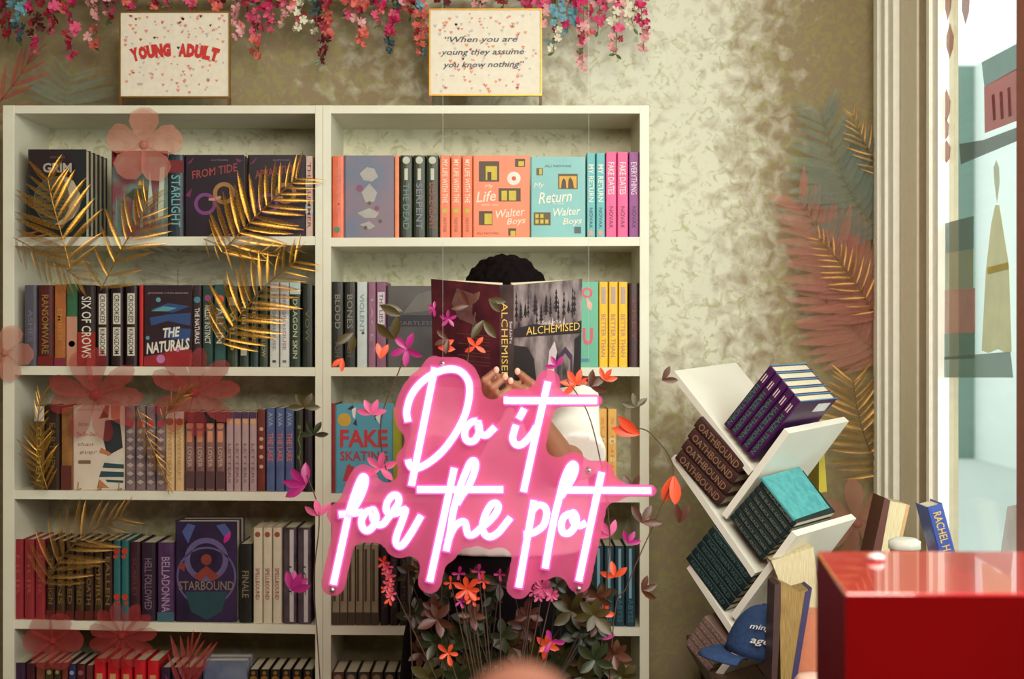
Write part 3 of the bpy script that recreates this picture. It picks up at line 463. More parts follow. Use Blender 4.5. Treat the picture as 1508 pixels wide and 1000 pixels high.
# ------------------------------------------------------------------ framed signs on top of the bookcases
GOLD = mat((160, 116, 44), .35, .7); CARD = mat((232, 222, 202), .6, c2=(222, 208, 190), scale=60)
def hearts(m, parent, W, H, rnd, n, y0, y1):
    V, Fc = [], []
    for _ in range(n):
        x = rnd.uniform(.04, .96) * W; z = rnd.uniform(y0, y1) * H; s = rnd.uniform(.0025, .005); k = len(V)
        V += [(x, -.0006, z - s), (x + s, -.0006, z + s * .3), (x + s * .5, -.0006, z + s), (x, -.0006, z + s * .5), (x - s * .5, -.0006, z + s), (x - s, -.0006, z + s * .3)]
        Fc.append(tuple(range(k, k + 6)))
    o = meshobj('heart_print', V, Fc, m, parent); return o
def topsign(x0, x1, y0, y1, label):
    Y = 0.06; a = P(x0, y1, Y); b = P(x1, y0, Y); W, H = b.x - a.x, b.z - a.z
    t = thing('framed_sign', label, 'sign', (a.x, Y, zpx(155)), 'framed signs on top of the bookcases')
    z0 = a.z - zpx(155)
    box('card', (0, 0, z0), (W, .003, z0 + H), CARD, t)
    g = .0035
    multi('frame', [(boxv((-g, -.003, z0 - g), (W + g, .008, z0)), BF), (boxv((-g, -.003, z0 + H), (W + g, .008, z0 + H + g)), BF), (boxv((-g, -.003, z0), (0, .008, z0 + H)), BF), (boxv((W, -.003, z0), (W + g, .008, z0 + H)), BF)], GOLD, t)
    for x in (0, W): box('leg', (x - g, -.003, .0), (x + g, .012, z0 - g), mat((104, 64, 26), .5), t)
    box('rail', (0, .02, 0.0), (W, .024, .008), GOLD, t)
    hm = bpy.data.objects.new('print', None)
    bpy.data.objects.remove(hm)
    rr = random.Random(int(x0)); 
    for col in ((226, 140, 130), (228, 160, 120), (204, 188, 190)):
        o = hearts(mat(col, .6), t, W, H, rr, 46, .03, .97); o.location = (0, 0, z0)
    return t, W, H, z0
t, W, H, z0 = topsign(178, 337, 19, 142, 'framed card reading YOUNG ADULT in wavy red letters')
RL = mat((206, 44, 40), .5)
word = 'YOUNG ADULT'
for i, ch in enumerate(word):
    if ch == ' ': continue
    u = (i - 5) / 5.0; x = W * (.5 + u * .37); z = z0 + H * (.50 + .055 * (1 - u * u)); sl = -u * .28
    lettering(ch, RL, t, (x, -.0012, z), (1, 0, sl), (-sl, 0, 1), .0205, .034, .09, name='letter')
t, W, H, z0 = topsign(634, 796, 15, 139, 'framed card with handwritten quote about being young')
QL = mat((58, 66, 84), .5)
for i, s in enumerate(('\u201cWhen you are', 'young they assume', 'you know nothing\u201d')):
    lettering(s, QL, t, (W * (.46 + .01 * i), -.0012, z0 + H * (.645 - .15 * i)), (1, 0, .01), (-.01, 0, 1), W * (.66, .76, .74)[i], .019, .012, .28)

# ------------------------------------------------------------------ the reader
def blob(V, Fc, c, r, rot=None, n=12):
    k = len(V)
    for i in range(n + 1):
        th = math.pi * i / n
        for j in range(n * 2):
            ph = math.pi * j / n
            p = Vector((r[0] * math.sin(th) * math.cos(ph), r[1] * math.sin(th) * math.sin(ph), r[2] * math.cos(th)))
            if rot: p = rot @ p
            V.append(Vector(c) + p)
    m = n * 2
    for i in range(n):
        for j in range(m): Fc.append((k + i * m + j, k + (i + 1) * m + j, k + (i + 1) * m + (j + 1) % m, k + i * m + (j + 1) % m))
def limb(V, Fc, pts, rad, n=14):
    k = len(V); v, f = tube(pts, rad, n); V += v; Fc += [tuple(i + k for i in q) for q in f]
    for p, r in zip(pts, rad): blob(V, Fc, p, (r, r, r), n=6)
def remeshed(name, V, Fc, m, parent, vox, sm=3):
    o = meshobj(name, V, Fc, m, parent, True)
    q = o.modifiers.new('skin', 'REMESH'); q.mode = 'VOXEL'; q.voxel_size = vox; q.use_smooth_shade = True
    s = o.modifiers.new('soft', 'SMOOTH'); s.factor = .5; s.iterations = sm
    return o
per = thing('person', 'person in white T-shirt and black skirt reading behind an open book', 'person', (-.015, -.38, 0))
def rel(p): return Vector(p) - Vector((-.015, -.38, 0))
SK = mat((150, 98, 70), .5, c2=(132, 84, 58), scale=9); SK.node_tree.nodes['Principled BSDF'].inputs['Subsurface Weight'].default_value = .1
V, Fc = [], []
HC = rel((-.015, -.40, 1.49)); 
blob(V, Fc, HC + Vector((0, .01, .03)), (.074, .092, .088)); blob(V, Fc, HC + Vector((0, -.028, -.045)), (.055, .055, .066))   # skull and jaw
blob(V, Fc, HC + Vector((0, -.092, -.012)), (.011, .014, .020)); blob(V, Fc, HC + Vector((0, -.098, -.026)), (.016, .012, .009))   # nose
blob(V, Fc, HC + Vector((0, -.078, -.056)), (.022, .010, .006)); blob(V, Fc, HC + Vector((0, -.077, -.066)), (.019, .010, .006))   # lips
for s in (-1, 1):
    blob(V, Fc, HC + Vector((s * .076, .01, -.012)), (.009, .017, .028)); blob(V, Fc, HC + Vector((s * .032, -.074, .018)), (.022, .012, .006))
limb(V, Fc, [HC + Vector((0, .02, -.06)), HC + Vector((0, .035, -.16))], [.050, .056])
# torso
for c, r in (((-.015, -.37, 1.30), (.140, .075, .07)), ((-.015, -.37, 1.19), (.145, .092, .12)), ((-.015, -.37, 1.05), (.125, .085, .12)), ((-.015, -.365, .92), (.155, .105, .11))): blob(V, Fc, rel(c), r)
ELB = {1: (.103, -.565, 1.175), -1: (-.130, -.565, 1.175)}; SHO = {1: (.132, -.38, 1.315), -1: (-.162, -.38, 1.315)}
WR = {1: P(785, 612, -.665), -1: P(717, 615, -.665)}
for s in (-1, 1):
    limb(V, Fc, [rel(SHO[s]), rel(ELB[s])], [.048, .040]); e_ = rel(ELB[s]); w_ = rel(WR[s])
    limb(V, Fc, [e_, e_.lerp(w_, .35), e_.lerp(w_, .75), w_], [.038, .039, .029, .024])
    limb(V, Fc, [rel((-.015 + s * .08, -.365, .88)), rel((-.015 + s * .085, -.37, .48)), rel((-.015 + s * .085, -.36, .30)), rel((-.015 + s * .085, -.355, .08))], [.085, .055, .052, .034])
    blob(V, Fc, rel((-.015 + s * .088, -.40, .04)), (.042, .115, .036))
# hands: palms under the spine, four fingers in front of the covers, thumbs behind
def hand(s):
    palmc = P(770, 596, -.672) if s > 0 else P(728, 597, -.672)
    w_ = WR[s]; limb(V, Fc, [rel(w_), rel(w_.lerp(palmc, .6))], [.025, .027])
    if s < 0:
        fing = [((708, 585), (713, 560), (730, 546), .0092), ((716, 594), (725, 571), (743, 556), .0092), ((725, 604), (736, 584), (750, 571), .0088), ((732, 612), (743, 598), (752, 588), .0078)]
    else:
        fing = [((801, 583), (785, 566), (763, 548), .0092), ((793, 592), (773, 577), (752, 562), .0092), ((786, 601), (767, 590), (751, 577), .0088), ((777, 608), (764, 602), (752, 592), .0078)]
    for k, (a, b, c, r) in enumerate(fing):
        pa = P(*a, -.690); pb = P(*b, -.722); pc = P(*c, -.712)
        limb(V, Fc, [rel(palmc.lerp(pa, .35)), rel(pa), rel(pb), rel(pc)], [r * 1.35, r * 1.12, r, r * .84], 10)
    th0 = palmc + Vector((s * .012, .012, .0)); limb(V, Fc, [rel(th0), rel(th0 + Vector((s * .004, .022, .028))), rel(th0 + Vector((-s * .012, .016, .055)))], [.013, .011, .009], 10)
hand(1); hand(-1)
body = remeshed('body', V, Fc, SK, per, .0040, 4)
NAIL = mat((214, 170, 146), .3)
for (x, y) in ((731, 545), (744, 555), (762, 547), (752, 561)):
    V, Fc = [], []; blob(V, Fc, rel(P(x, y, -.7205)), (.0058, .0022, .0072), n=6); meshobj('fingernail', V, Fc, NAIL, per, True)
EYE = mat((230, 225, 220), .2); PUP = mat((30, 18, 12), .2)
for s in (-1, 1):
    V, Fc = [], []; blob(V, Fc, HC + Vector((s * .032, -.068, .005)), (.013, .011, .010), n=8); ey = meshobj('eye', V, Fc, EYE, per, True)
    V, Fc = [], []; blob(V, Fc, HC + Vector((s * .032, -.077, .002)), (.005, .003, .005), n=6); meshobj('iris', V, Fc, PUP, ey, True)
# curly hair
V, Fc = [], []; hr = random.Random(3)
blob(V, Fc, HC + Vector((0, .012, .045)), (.086, .102, .086))
for _ in range(420):
    a = hr.uniform(0, 2 * math.pi); z = hr.uniform(-.35, 1); q = math.sqrt(1 - z * z)
    d = Vector((q * math.cos(a), q * math.sin(a), z))
    if d.y < -.45 and z < .12: continue
    r = hr.uniform(.007, .013); blob(V, Fc, HC + Vector((0, .012, .045)) + Vector((d.x * .088, d.y * .104, d.z * .087)), (r, r, r), n=4)
HAIRM = mat((20, 10, 12), .95, c2=(10, 6, 6), scale=200, bump=.5); HAIRM.node_tree.nodes['Principled BSDF'].inputs['Specular IOR Level'].default_value = .1
hair = remeshed('hair', V, Fc, HAIRM, per, .0035, 1)
# T-shirt: torso shell and wide sleeves
V, Fc = [], []
def rings(V, Fc, rows, n=36, fold=0.0, seed=1):
    rr = random.Random(seed); ph = [rr.uniform(0, 6.28) for _ in range(4)]; k = len(V)
    for (cx, cy, z, rx, ry) in rows:
        for j in range(n):
            a = 2 * math.pi * j / n; w_ = 1 + fold * (math.sin(5 * a + ph[0] + z * 6) + .6 * math.sin(9 * a + ph[1] - z * 9))
            V.append(rel((cx + rx * w_ * math.cos(a), cy + ry * w_ * math.sin(a), z)))
    m = len(rows)
    for i in range(m - 1):
        for j in range(n): Fc.append((k + i * n + j, k + i * n + (j + 1) % n, k + (i + 1) * n + (j + 1) % n, k + (i + 1) * n + j))
    Fc.append(tuple(k + j for j in range(n - 1, -1, -1))); Fc.append(tuple(k + (m - 1) * n + j for j in range(n)))
rings(V, Fc, [(-.003, -.375, .985, .178, .125), (-.005, -.375, 1.06, .172, .122), (-.01, -.375, 1.16, .172, .120), (-.013, -.375, 1.26, .170, .108), (-.015, -.375, 1.32, .150, .090), (-.015, -.37, 1.352, .11, .075), (-.015, -.37, 1.368, .066, .060)], fold=.022)
for s in (-1, 1):
    a = Vector(SHO[s]); b = Vector(ELB[s]); 
    e1 = a.lerp(b, .55) + Vector((s * .012, 0, -.005)); e2 = a.lerp(b, .92) + Vector((s * .030, .012, .012))
    v, f = tube([rel(a + Vector((-s * .03, 0, .004))), rel(a + Vector((s * .008, 0, 0))), rel(e1), rel(e2)], [.050, .053, .060, .064], 20); k = len(V); V += v; Fc += [tuple(i + k for i in q) for q in f]
SHIRT = mat((236, 232, 222), .8, c2=(224, 218, 206), scale=9, sheen=.2)
tee = remeshed('t_shirt', V, Fc, SHIRT, per, .0065, 5)
V, Fc = [], []
rings(V, Fc, [(-.02, -.37, .12, .30, .22), (-.02, -.37, .40, .262, .195), (-.02, -.37, .62, .238, .175), (-.02, -.37, .80, .215, .155), (-.02, -.37, .93, .185, .130), (-.02, -.37, 1.0, .145, .108)], 60, .03, 5)
SKM = mat((16, 8, 12), .9, c2=(8, 5, 6), scale=30); SKM.node_tree.nodes['Principled BSDF'].inputs['Specular IOR Level'].default_value = .1
meshobj('skirt', V, Fc, SKM, per, True)

# the open book in the hands
TILT = math.radians(20); c0 = P(746, 420, -.700)
SPW = .028; HW = .142; BH = .228
Mb = Matrix.Translation(c0) @ Matrix.Rotation(TILT, 4, 'X')      # local: x right, y away from camera, z up; top centre of the spine at origin
Mb = Matrix.Translation(c0) @ Matrix.Rotation(-TILT, 4, 'X').inverted()
ob = thing('book', 'open book titled ALCHEMISED held up in front of the reader', 'book', M=Mb)
def coverm(a, b, scale, thr, stretch, x0=.36, x1=.66):
    return mat(a, .38, c2=b, scale=scale, contrast=.16, stretch=stretch)
FRONT = mat((150, 136, 134), .4, c2=(34, 28, 30), scale=16, contrast=.17, stretch=(3.2, 1, .9))
BACKC = mat((88, 34, 40), .4, c2=(22, 8, 12), scale=14, contrast=.22, stretch=(1.6, 1, 1.2))
ang = math.radians(16)
def wing(s):
    d = Vector((s * math.cos(ang), math.sin(ang), 0)); o = Vector((s * SPW / 2, 0, 0)); nrm = Vector((-s * -math.sin(ang) * -1, math.cos(ang), 0))
    nrm = Vector((-s * math.sin(ang), math.cos(ang), 0)); return o, d, nrm
for s, m, nm in ((1, FRONT, 'front_cover'), (-1, BACKC, 'back_cover')):
    o, d, n = wing(s); pts = [o, o + d * HW, o + d * HW + Vector((0, 0, -BH)), o + Vector((0, 0, -BH))]
    v, f = prism(pts, n * .0022); meshobj(nm, v, f, m, ob)
    q = [o + n * .0024 + Vector((0, 0, -.002)), o + d * (HW - .006) + n * .0024 + Vector((0, 0, -.002)), o + d * (HW - .006) + n * .0024 + Vector((0, 0, -BH + .002)), o + n * .0024 + Vector((0, 0, -BH + .002))]
    v = [Vector(p) for p in q] + [q[0] + n * .020 - d * .004 * 0 + Vector((0, 0, 0)), q[1] + n * .006 - d * .01, q[2] + n * .006 - d * .01, q[3] + n * .020]
    f = [(0, 1, 2, 3), (7, 6, 5, 4), (0, 4, 5, 1), (1, 5, 6, 2), (2, 6, 7, 3), (3, 7, 4, 0)]
    meshobj('pages', v, f, mat((236, 224, 196), .8, c2=(214, 200, 170), scale=80, stretch=(.2, 20, .2)), ob)
box('spine', (-SPW / 2, -.0006, -BH), (SPW / 2, .0022, 0), mat((40, 34, 34), .4, c2=(80, 66, 60), scale=30), ob)
YL = mat((236, 196, 96), .4); WL = mat((220, 214, 205), .5)
lettering('ALCHEMISED', YL, ob, (-.004, -.0014, -.118), (0, 0, -1), (1, 0, 0), .165, .0125, -.004, name='spine_title')
lettering('SenLinYu', WL, ob, (.0085, -.0014, -.098), (0, 0, -1), (1, 0, 0), .046, .0050, .01, name='author')
o, d, n = wing(1)
lettering('ALCHEMISED', YL, ob, o + d * .082 - n * .0012 + Vector((0, 0, -.098)), d, (0, 0, 1), .112, .0165, -.006, name='title')
lettering('SenLinYu', WL, ob, o + d * .078 - n * .0012 + Vector((0, 0, -.084)), d, (0, 0, 1), .040, .0075, .0, name='author')
# cover picture: towers, tree trunks, a lit path
def onwing(s, name, shapes, m, lift=.0006):
    o, d, n = wing(s); V, Fc = [], []
    for sh in shapes:
        k = len(V); V += [o + d * (u * HW) - n * lift + Vector((0, 0, -BH * (1 - vv))) for u, vv in sh]; Fc.append(tuple(range(k, k + len(sh))))
    meshobj(name, V, Fc, m, ob)
tr = random.Random(11)
tl = []
for k in range(15):
    x = .04 + .93 * k / 15 + tr.uniform(-.02, .02); h0 = tr.uniform(.60, .72); h1 = tr.uniform(.8, .97); wdt = tr.uniform(.008, .02)
    tl.append([(x - wdt, h0), (x + wdt, h0), (x + .002, h1)]);
    for j in range(4):
        y = h0 + (h1 - h0) * (.15 + .2 * j); q = wdt * (2.6 - .5 * j); tl.append([(x - q, y), (x + q, y), (x, y + .05)])
onwing(1, 'cover_print', tl, mat((48, 40, 44), .5))
onwing(1, 'cover_print', [[(0, .52), (1, .50), (1, .62), (.7, .58), (.3, .63), (0, .6)], [(.88, 0), (1, 0), (1, .5), (.9, .45)], [(0, 0), (.35, 0), (.3, .3), (.2, .42), (0, .45)]], mat((36, 30, 30), .5), .0007)
onwing(1, 'cover_print', [[(.46, .02), (.62, .02), (.60, .20), (.64, .35), (.6, .45), (.52, .36), (.5, .2)], [(.55, .6), (.58, .6), (.57, .68)], [(.72, .6), (.75, .6), (.74, .68)]], mat((196, 180, 184), .5), .0008)
onwing(1, 'cover_print', [[(.64, .04), (.67, .04), (.68, .26), (.76, .33), (.84, .26), (.85, .04), (.88, .04), (.87, .30), (.76, .39), (.65, .30)]], mat((60, 48, 66), .5), .0009)
onwing(-1, 'cover_print', [[(.3, .6), (.4, .72), (.38, .9), (.62, .94), (.7, .8), (.6, .66)]], mat((116, 84, 76), .5, c2=(70, 30, 34), scale=40))
onwing(-1, 'blurb', [[(.14 + .0, y), (.62 - .1 * (k % 3), y), (.62 - .1 * (k % 3), y + .006), (.14, y + .006)] for k, y in enumerate([.52, .49, .46, .43, .38, .35, .32, .27, .24])], mat((110, 70, 50), .5), .0007)
onwing(-1, 'price_label', [[(.16, .03), (.5, .03), (.5, .10), (.16, .10)]], mat((235, 215, 215), .5), .0009)
onwing(-1, 'bar_code', [[(.2 + .02 * k, .045), (.208 + .02 * k, .045), (.208 + .02 * k, .085), (.2 + .02 * k, .085)] for k in range(14)], mat((90, 60, 70), .5), .0012)

# ------------------------------------------------------------------ neon sign hanging in front of the reader
YS = -0.90
def c4(*p): return [(570 + x / 5, 520 + y / 5) for x, y in p]
def c1(*p): return [(470 + x / 5, 680 + y / 5) for x, y in p]
def c2(*p): return [(590 + x / 5, 660 + y / 5) for x, y in p]
def c3(*p): return [(750 + x / 4.35, 660 + y / 4.35) for x, y in p]
ST = [c4((352, 108), (180, 975)),
      c4((155, 505), (145, 430), (170, 330), (220, 250), (290, 185), (370, 140), (450, 118), (520, 125), (570, 160), (603, 220), (606, 310), (585, 420), (545, 520), (480, 630), (400, 730), (310, 805), (230, 846), (190, 848), (165, 820), (155, 785)),
      c4((665, 500), (620, 510), (580, 555), (572, 610), (595, 648), (640, 645), (672, 600), (680, 550), (668, 502), (676, 560), (700, 600), (735, 602), (770, 570), (795, 545)),
      [(772, 602), (768, 610), (764, 617)],
      [(760, 626), (757, 636), (755, 646), (759, 654), (767, 655), (776, 648), (785, 637), (790, 628)],
      [(807, 562), (789, 641), (771, 724)],
      [(748, 588.5), (754, 590), (879, 590)],
      c1((105, 900), (215, 395)),
      c1((215, 395), (232, 330), (258, 250), (290, 165), (320, 112), (340, 125), (334, 180), (302, 262), (255, 345), (215, 395)),
      c1((148, 388), (320, 372)),
      c1((392, 357), (345, 372), (312, 430), (322, 488), (355, 508), (398, 475), (420, 410), (404, 360), (392, 357), (396, 420), (430, 462), (470, 458), (510, 410), (555, 350), (585, 300), (578, 252), (540, 250), (502, 300), (495, 360), (530, 385), (590, 372), (635, 352), (610, 440), (572, 540), (566, 595), (590, 622), (625, 600), (680, 520), (750, 398)),
      c2((395, 148), (215, 980)), c2((122, 305), (755, 305)),
      c2((335, 755), (362, 630), (385, 480), (410, 380), (440, 280), (475, 190), (510, 112), (540, 92), (553, 125), (538, 190), (500, 280), (450, 350), (415, 410)),
      c2((345, 690), (390, 590), (440, 545), (475, 548), (486, 600), (500, 638), (540, 633), (590, 590), (650, 540), (702, 480), (720, 430), (700, 405), (662, 422), (620, 500), (602, 580), (622, 636), (665, 652), (720, 620), (770, 560), (808, 512)),
      c3((158, 335), (60, 890)), c3((148, 400), (182, 366), (225, 375), (240, 420), (222, 490), (180, 528), (130, 550), (92, 552)),
      c3((230, 768), (255, 620), (290, 440), (320, 320), (345, 220), (380, 132), (410, 102), (424, 130), (405, 190), (370, 250), (330, 312)),
      c3((395, 415), (352, 440), (333, 490), (345, 540), (385, 543), (420, 500), (430, 450), (412, 414), (400, 430), (415, 480), (450, 497), (492, 478)),
      c3((592, 155), (445, 850)), c3((372, 268), (908, 272))]
SM = [smooth_line(s, 6) if len(s) > 2 else [tuple(np.array(s[0]) + (np.array(s[1]) - np.array(s[0])) * k / 14) for k in range(15)] for s in ST]
ns = thing('neon_sign', 'pink neon sign reading Do it for the plot on clear acrylic', 'sign', P(715, 700, YS)); NO = P(715, 700, YS)
core = emis((255, 232, 250), 3.0)
jk = bpy.data.materials.new('tube_jacket'); jk.use_nodes = True; nt = jk.node_tree; nt.nodes.clear()
e1 = nt.nodes.new('ShaderNodeEmission'); e1.inputs[0].default_value = (*lin((255, 110, 215)), 1); e1.inputs[1].default_value = 1.6
t1 = nt.nodes.new('ShaderNodeBsdfTransparent'); m1 = nt.nodes.new('ShaderNodeMixShader'); m1.inputs[0].default_value = .30; o1 = nt.nodes.new('ShaderNodeOutputMaterial')
nt.links.new(t1.outputs[0], m1.inputs[1]); nt.links.new(e1.outputs[0], m1.inputs[2]); nt.links.new(m1.outputs[0], o1.inputs[0])
for i, s in enumerate(SM):
    pts = [P(x, y, YS - .008 - .0006 * (i % 5)) - NO for x, y in s]
    v, f = tube(pts, .0062, 10); tb = meshobj('neon_tube', v, f, core, ns, True)
    v, f = tube([pts[0] + (pts[0] - pts[1]).normalized() * .003] + pts[1:-1] + [pts[-1] + (pts[-1] - pts[-2]).normalized() * .003], .0092, 10); meshobj('tube_jacket', v, f, jk, tb, True)
# acrylic backing: the outline follows the strokes at a distance (closing fills the narrow gaps)
gx = np.arange(440, 1000, 2.5); gy = np.arange(500, 920, 2.5); GX, GY = np.meshgrid(gx, gy)
def dist(GX, GY, pts):
    d = np.full(GX.shape, 1e9); p = np.array(pts)
    for k in range(0, len(p), 40):
        q = p[k:k + 40]; dd = (GX[..., None] - q[:, 0]) ** 2 + (GY[..., None] - q[:, 1]) ** 2; d = np.minimum(d, dd.min(-1))
    return np.sqrt(d)
def dense(s, st=3.0):
    o = []
    for a, b in zip(s[:-1], s[1:]):
        n = max(1, int(math.hypot(b[0] - a[0], b[1] - a[1]) / st)); o += [(a[0] + (b[0] - a[0]) * k / n, a[1] + (b[1] - a[1]) * k / n) for k in range(n)]
    return o + [s[-1]]
d1 = dist(GX, GY, [p for i, s in enumerate(SM) if i not in (6, 20) for p in dense(s)] + [(760, 590), (780, 590), (905, 722)])
d2 = dist(GX, GY, [p for i, s in enumerate(SM) if i in (6, 20) for p in dense(s)]) + 9
d0 = np.minimum(d1, d2); RR, ER = 33.0, 15.0
bd = [(GX[j, i], GY[j, i]) for j in range(1, len(gy) - 1) for i in range(1, len(gx) - 1) if d0[j, i] >= RR and min(d0[j, i - 1], d0[j, i + 1], d0[j - 1, i], d0[j + 1, i]) < RR]
dc = dist(GX, GY, bd); fld = np.where(d0 >= RR, -1.0, dc) - ER - 1.0
for _ in range(2): fld[1:-1, 1:-1] = (fld[1:-1, 1:-1] * 4 + fld[:-2, 1:-1] + fld[2:, 1:-1] + fld[1:-1, :-2] + fld[1:-1, 2:]) / 8
outside = np.zeros(fld.shape, bool); stack = [(0, 0)]; outside[0, 0] = True
while stack:
    j, i = stack.pop()
    for a, b in ((j + 1, i), (j - 1, i), (j, i + 1), (j, i - 1)):
        if 0 <= a < fld.shape[0] and 0 <= b < fld.shape[1] and not outside[a, b] and fld[a, b] <= 0: outside[a, b] = True; stack.append((a, b))
fld = np.where((fld <= 0) & ~outside, 3.0, fld)      # no islands left open inside the board
VI, V, top, rim = {}, [], [], []
def vid(x, y):
    k = (round(x, 2), round(y, 2))
    if k not in VI:
        q = P(x, y, YS) - NO; VI[k] = len(V); V.append(q + Vector((0, -.002, 0)))
    return VI[k]
for j in range(len(gy) - 1):
    for i in range(len(gx) - 1):
        c = [(j, i), (j, i + 1), (j + 1, i + 1), (j + 1, i)]; sg = [fld[q] > 0 for q in c]
        if not any(sg): continue
        poly, cross = [], []
        for k in range(4):
            a, b = c[k], c[(k + 1) % 4]
            if sg[k]: poly.append(vid(gx[a[1]], gy[a[0]]))
            if sg[k] != sg[(k + 1) % 4]:
                u, w2 = fld[a], fld[b]; t = min(.98, max(.02, u / (u - w2))); q = vid(gx[a[1]] + (gx[b[1]] - gx[a[1]]) * t, gy[a[0]] + (gy[b[0]] - gy[a[0]]) * t); poly.append(q); cross.append(q)
        top.append(poly)
        if len(cross) == 2:
            n_ = len(poly); ia, ib = poly.index(cross[0]), poly.index(cross[1]); rim.append((cross[0], cross[1]) if (ia + 1) % n_ == ib else (cross[1], cross[0]))
nv = len(V); V += [p + Vector((0, .004, 0)) for p in V]
faces = [tuple(p) for p in top] + [tuple(q + nv for q in reversed(p)) for p in top] + [(b, a, a + nv, b + nv) for a, b in rim]
me = bpy.data.meshes.new('acrylic_backing'); me.from_pydata([tuple(p) for p in V], [], faces); me.update()
ac = bpy.data.materials.new('pink_acrylic'); ac.use_nodes = True; nt = ac.node_tree; nt.nodes.clear()
tr_ = nt.nodes.new('ShaderNodeBsdfTransparent'); tr_.inputs[0].default_value = (1.0, .72, .82, 1)
tl_ = nt.nodes.new('ShaderNodeBsdfTranslucent'); tl_.inputs[0].default_value = (*lin((255, 112, 170)), 1)
df_ = nt.nodes.new('ShaderNodeBsdfDiffuse'); df_.inputs[0].default_value = (*lin((255, 130, 180)), 1)
gl_ = nt.nodes.new('ShaderNodeBsdfGlossy'); gl_.inputs['Roughness'].default_value = .1
ma = nt.nodes.new('ShaderNodeMixShader'); ma.inputs[0].default_value = .5; mb = nt.nodes.new('ShaderNodeMixShader'); mb.inputs[0].default_value = .42; mc = nt.nodes.new('ShaderNodeMixShader'); mc.inputs[0].default_value = .02
oo = nt.nodes.new('ShaderNodeOutputMaterial')
nt.links.new(tl_.outputs[0], ma.inputs[1]); nt.links.new(df_.outputs[0], ma.inputs[2]); nt.links.new(tr_.outputs[0], mb.inputs[1]); nt.links.new(ma.outputs[0], mb.inputs[2])
nt.links.new(mb.outputs[0], mc.inputs[1]); nt.links.new(gl_.outputs[0], mc.inputs[2]); nt.links.new(mc.outputs[0], oo.inputs[0])
me.materials.clear(); me.materials.append(ac); bk = bpy.data.objects.new('acrylic_backing', me); link(bk, ns)
STEEL = mat((190, 180, 170), .25, .9)
for (x, y) in ((652, 535), (490, 868), (852, 866), (867, 692)):
    q = P(x, y, YS) - NO; v, f = tube([q + Vector((0, -.010, 0)), q + Vector((0, .016, 0))], .0042, 12); meshobj('standoff_screw', v, f, STEEL, ns, True)
WIRE = mat((205, 205, 200), .3, alpha=.35)
for (x, y) in ((652, 535), (867, 692)):
    q = P(x, y, YS) - NO; v, f = tube([q + Vector((0, .003, 0)), Vector((q.x, .003, 2.7 - NO.z))], .0003, 5); meshobj('hanging_wire', v, f, WIRE, ns)

# ------------------------------------------------------------------ leaves, fronds, blossoms
def leafmesh(name, m, kind):
    if kind == 'leaf': prof = [(0, .02), (.15, .10), (.4, .19), (.65, .20), (.85, .12), (1, .005)]
    elif kind == 'leaflet': prof = [(0, .02), (.2, .05), (.55, .055), (.85, .03), (1, .003)]
    else: prof = [(0, .03), (.3, .16), (.6, .26), (.85, .24), (1, .08)]
    V, Fc = [], []
    for y, w_ in prof:
        z = -.12 * y * y; V += [(-w_, y, z + w_ * .35), (0, y, z), (w_, y, z + w_ * .35)]
    for i in range(len(prof) - 1):
        a = 3 * i; Fc += [(a, a + 1, a + 4, a + 3), (a + 1, a + 2, a + 5, a + 4)]
    me = bpy.data.meshes.new(name); me.from_pydata(V, [], Fc); me.update(); me.materials.append(m); me.polygons.foreach_set('use_smooth', [True] * len(Fc)); return me
LM = {}
def leafm(kind, m):
    k = (kind, m.name)
    if k not in LM: LM[k] = leafmesh(kind, m, kind)
    return LM[k]
def place(me, name, p, d, L, parent, rnd, wid=1.0, face=Vector((0, -1, 0)), jit=.35):
    d = d.normalized(); n = (face + Vector((rnd.uniform(-jit, jit), rnd.uniform(-.1, .1), rnd.uniform(-jit, jit)))).normalized()
    x = d.cross(n)
    x.normalize(); n = x.cross(d)
    o = bpy.data.objects.new(name, me); link(o, parent)
    M = Matrix.Identity(4)
    for j in range(3): M[j][0] = x[j] * L * wid; M[j][1] = d[j] * L; M[j][2] = n[j] * L
    M.translation = p; o.matrix_local = M; return o
def leafmat(c, c2, a=1.0, metal=0.0, rough=.4): return mat(c, rough, metal, c2=c2, scale=60, contrast=.2, alpha=None if a >= 1 else a)
def frond(label, px, Y, L0, m, n=14, spread=62, group=None, ms=None, seed=0, stem=None, hang=None, name='palm_frond', side=(1, 1), wid=1.0):
    """px: rachis in photo pixels from base to tip; L0: longest leaflet in pixels"""
    rnd = random.Random(seed); line = smooth_line(px, 8); pts = [P(x, y, Y) for x, y in line]; o = pts[0]
    t = thing(name, label, 'palm frond', o, group)
    full = ([Vector(q) for q in stem] if stem else []) + pts
    v, f = tube([p - o for p in full], [.0018] * len(full), 6); meshobj('stem', v, f, ms or m, t, True)
    s = (CAMD + Y) / F; N = len(pts)
    for k in range(n):
        u = .04 + .94 * k / (n - 1); i = u * (N - 1); i0 = min(int(i), N - 2); p = pts[i0].lerp(pts[i0 + 1], i - i0) - o; dr = (pts[i0 + 1] - pts[i0]).normalized()
        ln = L0 * s * (.55 + .45 * math.sin(math.pi * min(1, u * 1.05 + .12))) * rnd.uniform(.9, 1.08)
        for sd in (0, 1):
            if not side[sd]: continue
            a = math.radians((spread - 26 * u) + rnd.uniform(-5, 5)) * (1 if sd else -1)
            d = Matrix.Rotation(a, 3, 'Y') @ dr + Vector((0, rnd.uniform(-.12, .12), -.04)); place(leafm('leaflet', m), 'leaflet', p, d, ln, t, rnd, wid=wid * 1.05, jit=.2)
    return t
GO = leafmat((214, 156, 48), (120, 74, 20), .58, .65, .28); GO2 = leafmat((190, 140, 60), (110, 74, 30), .48, .6, .35)
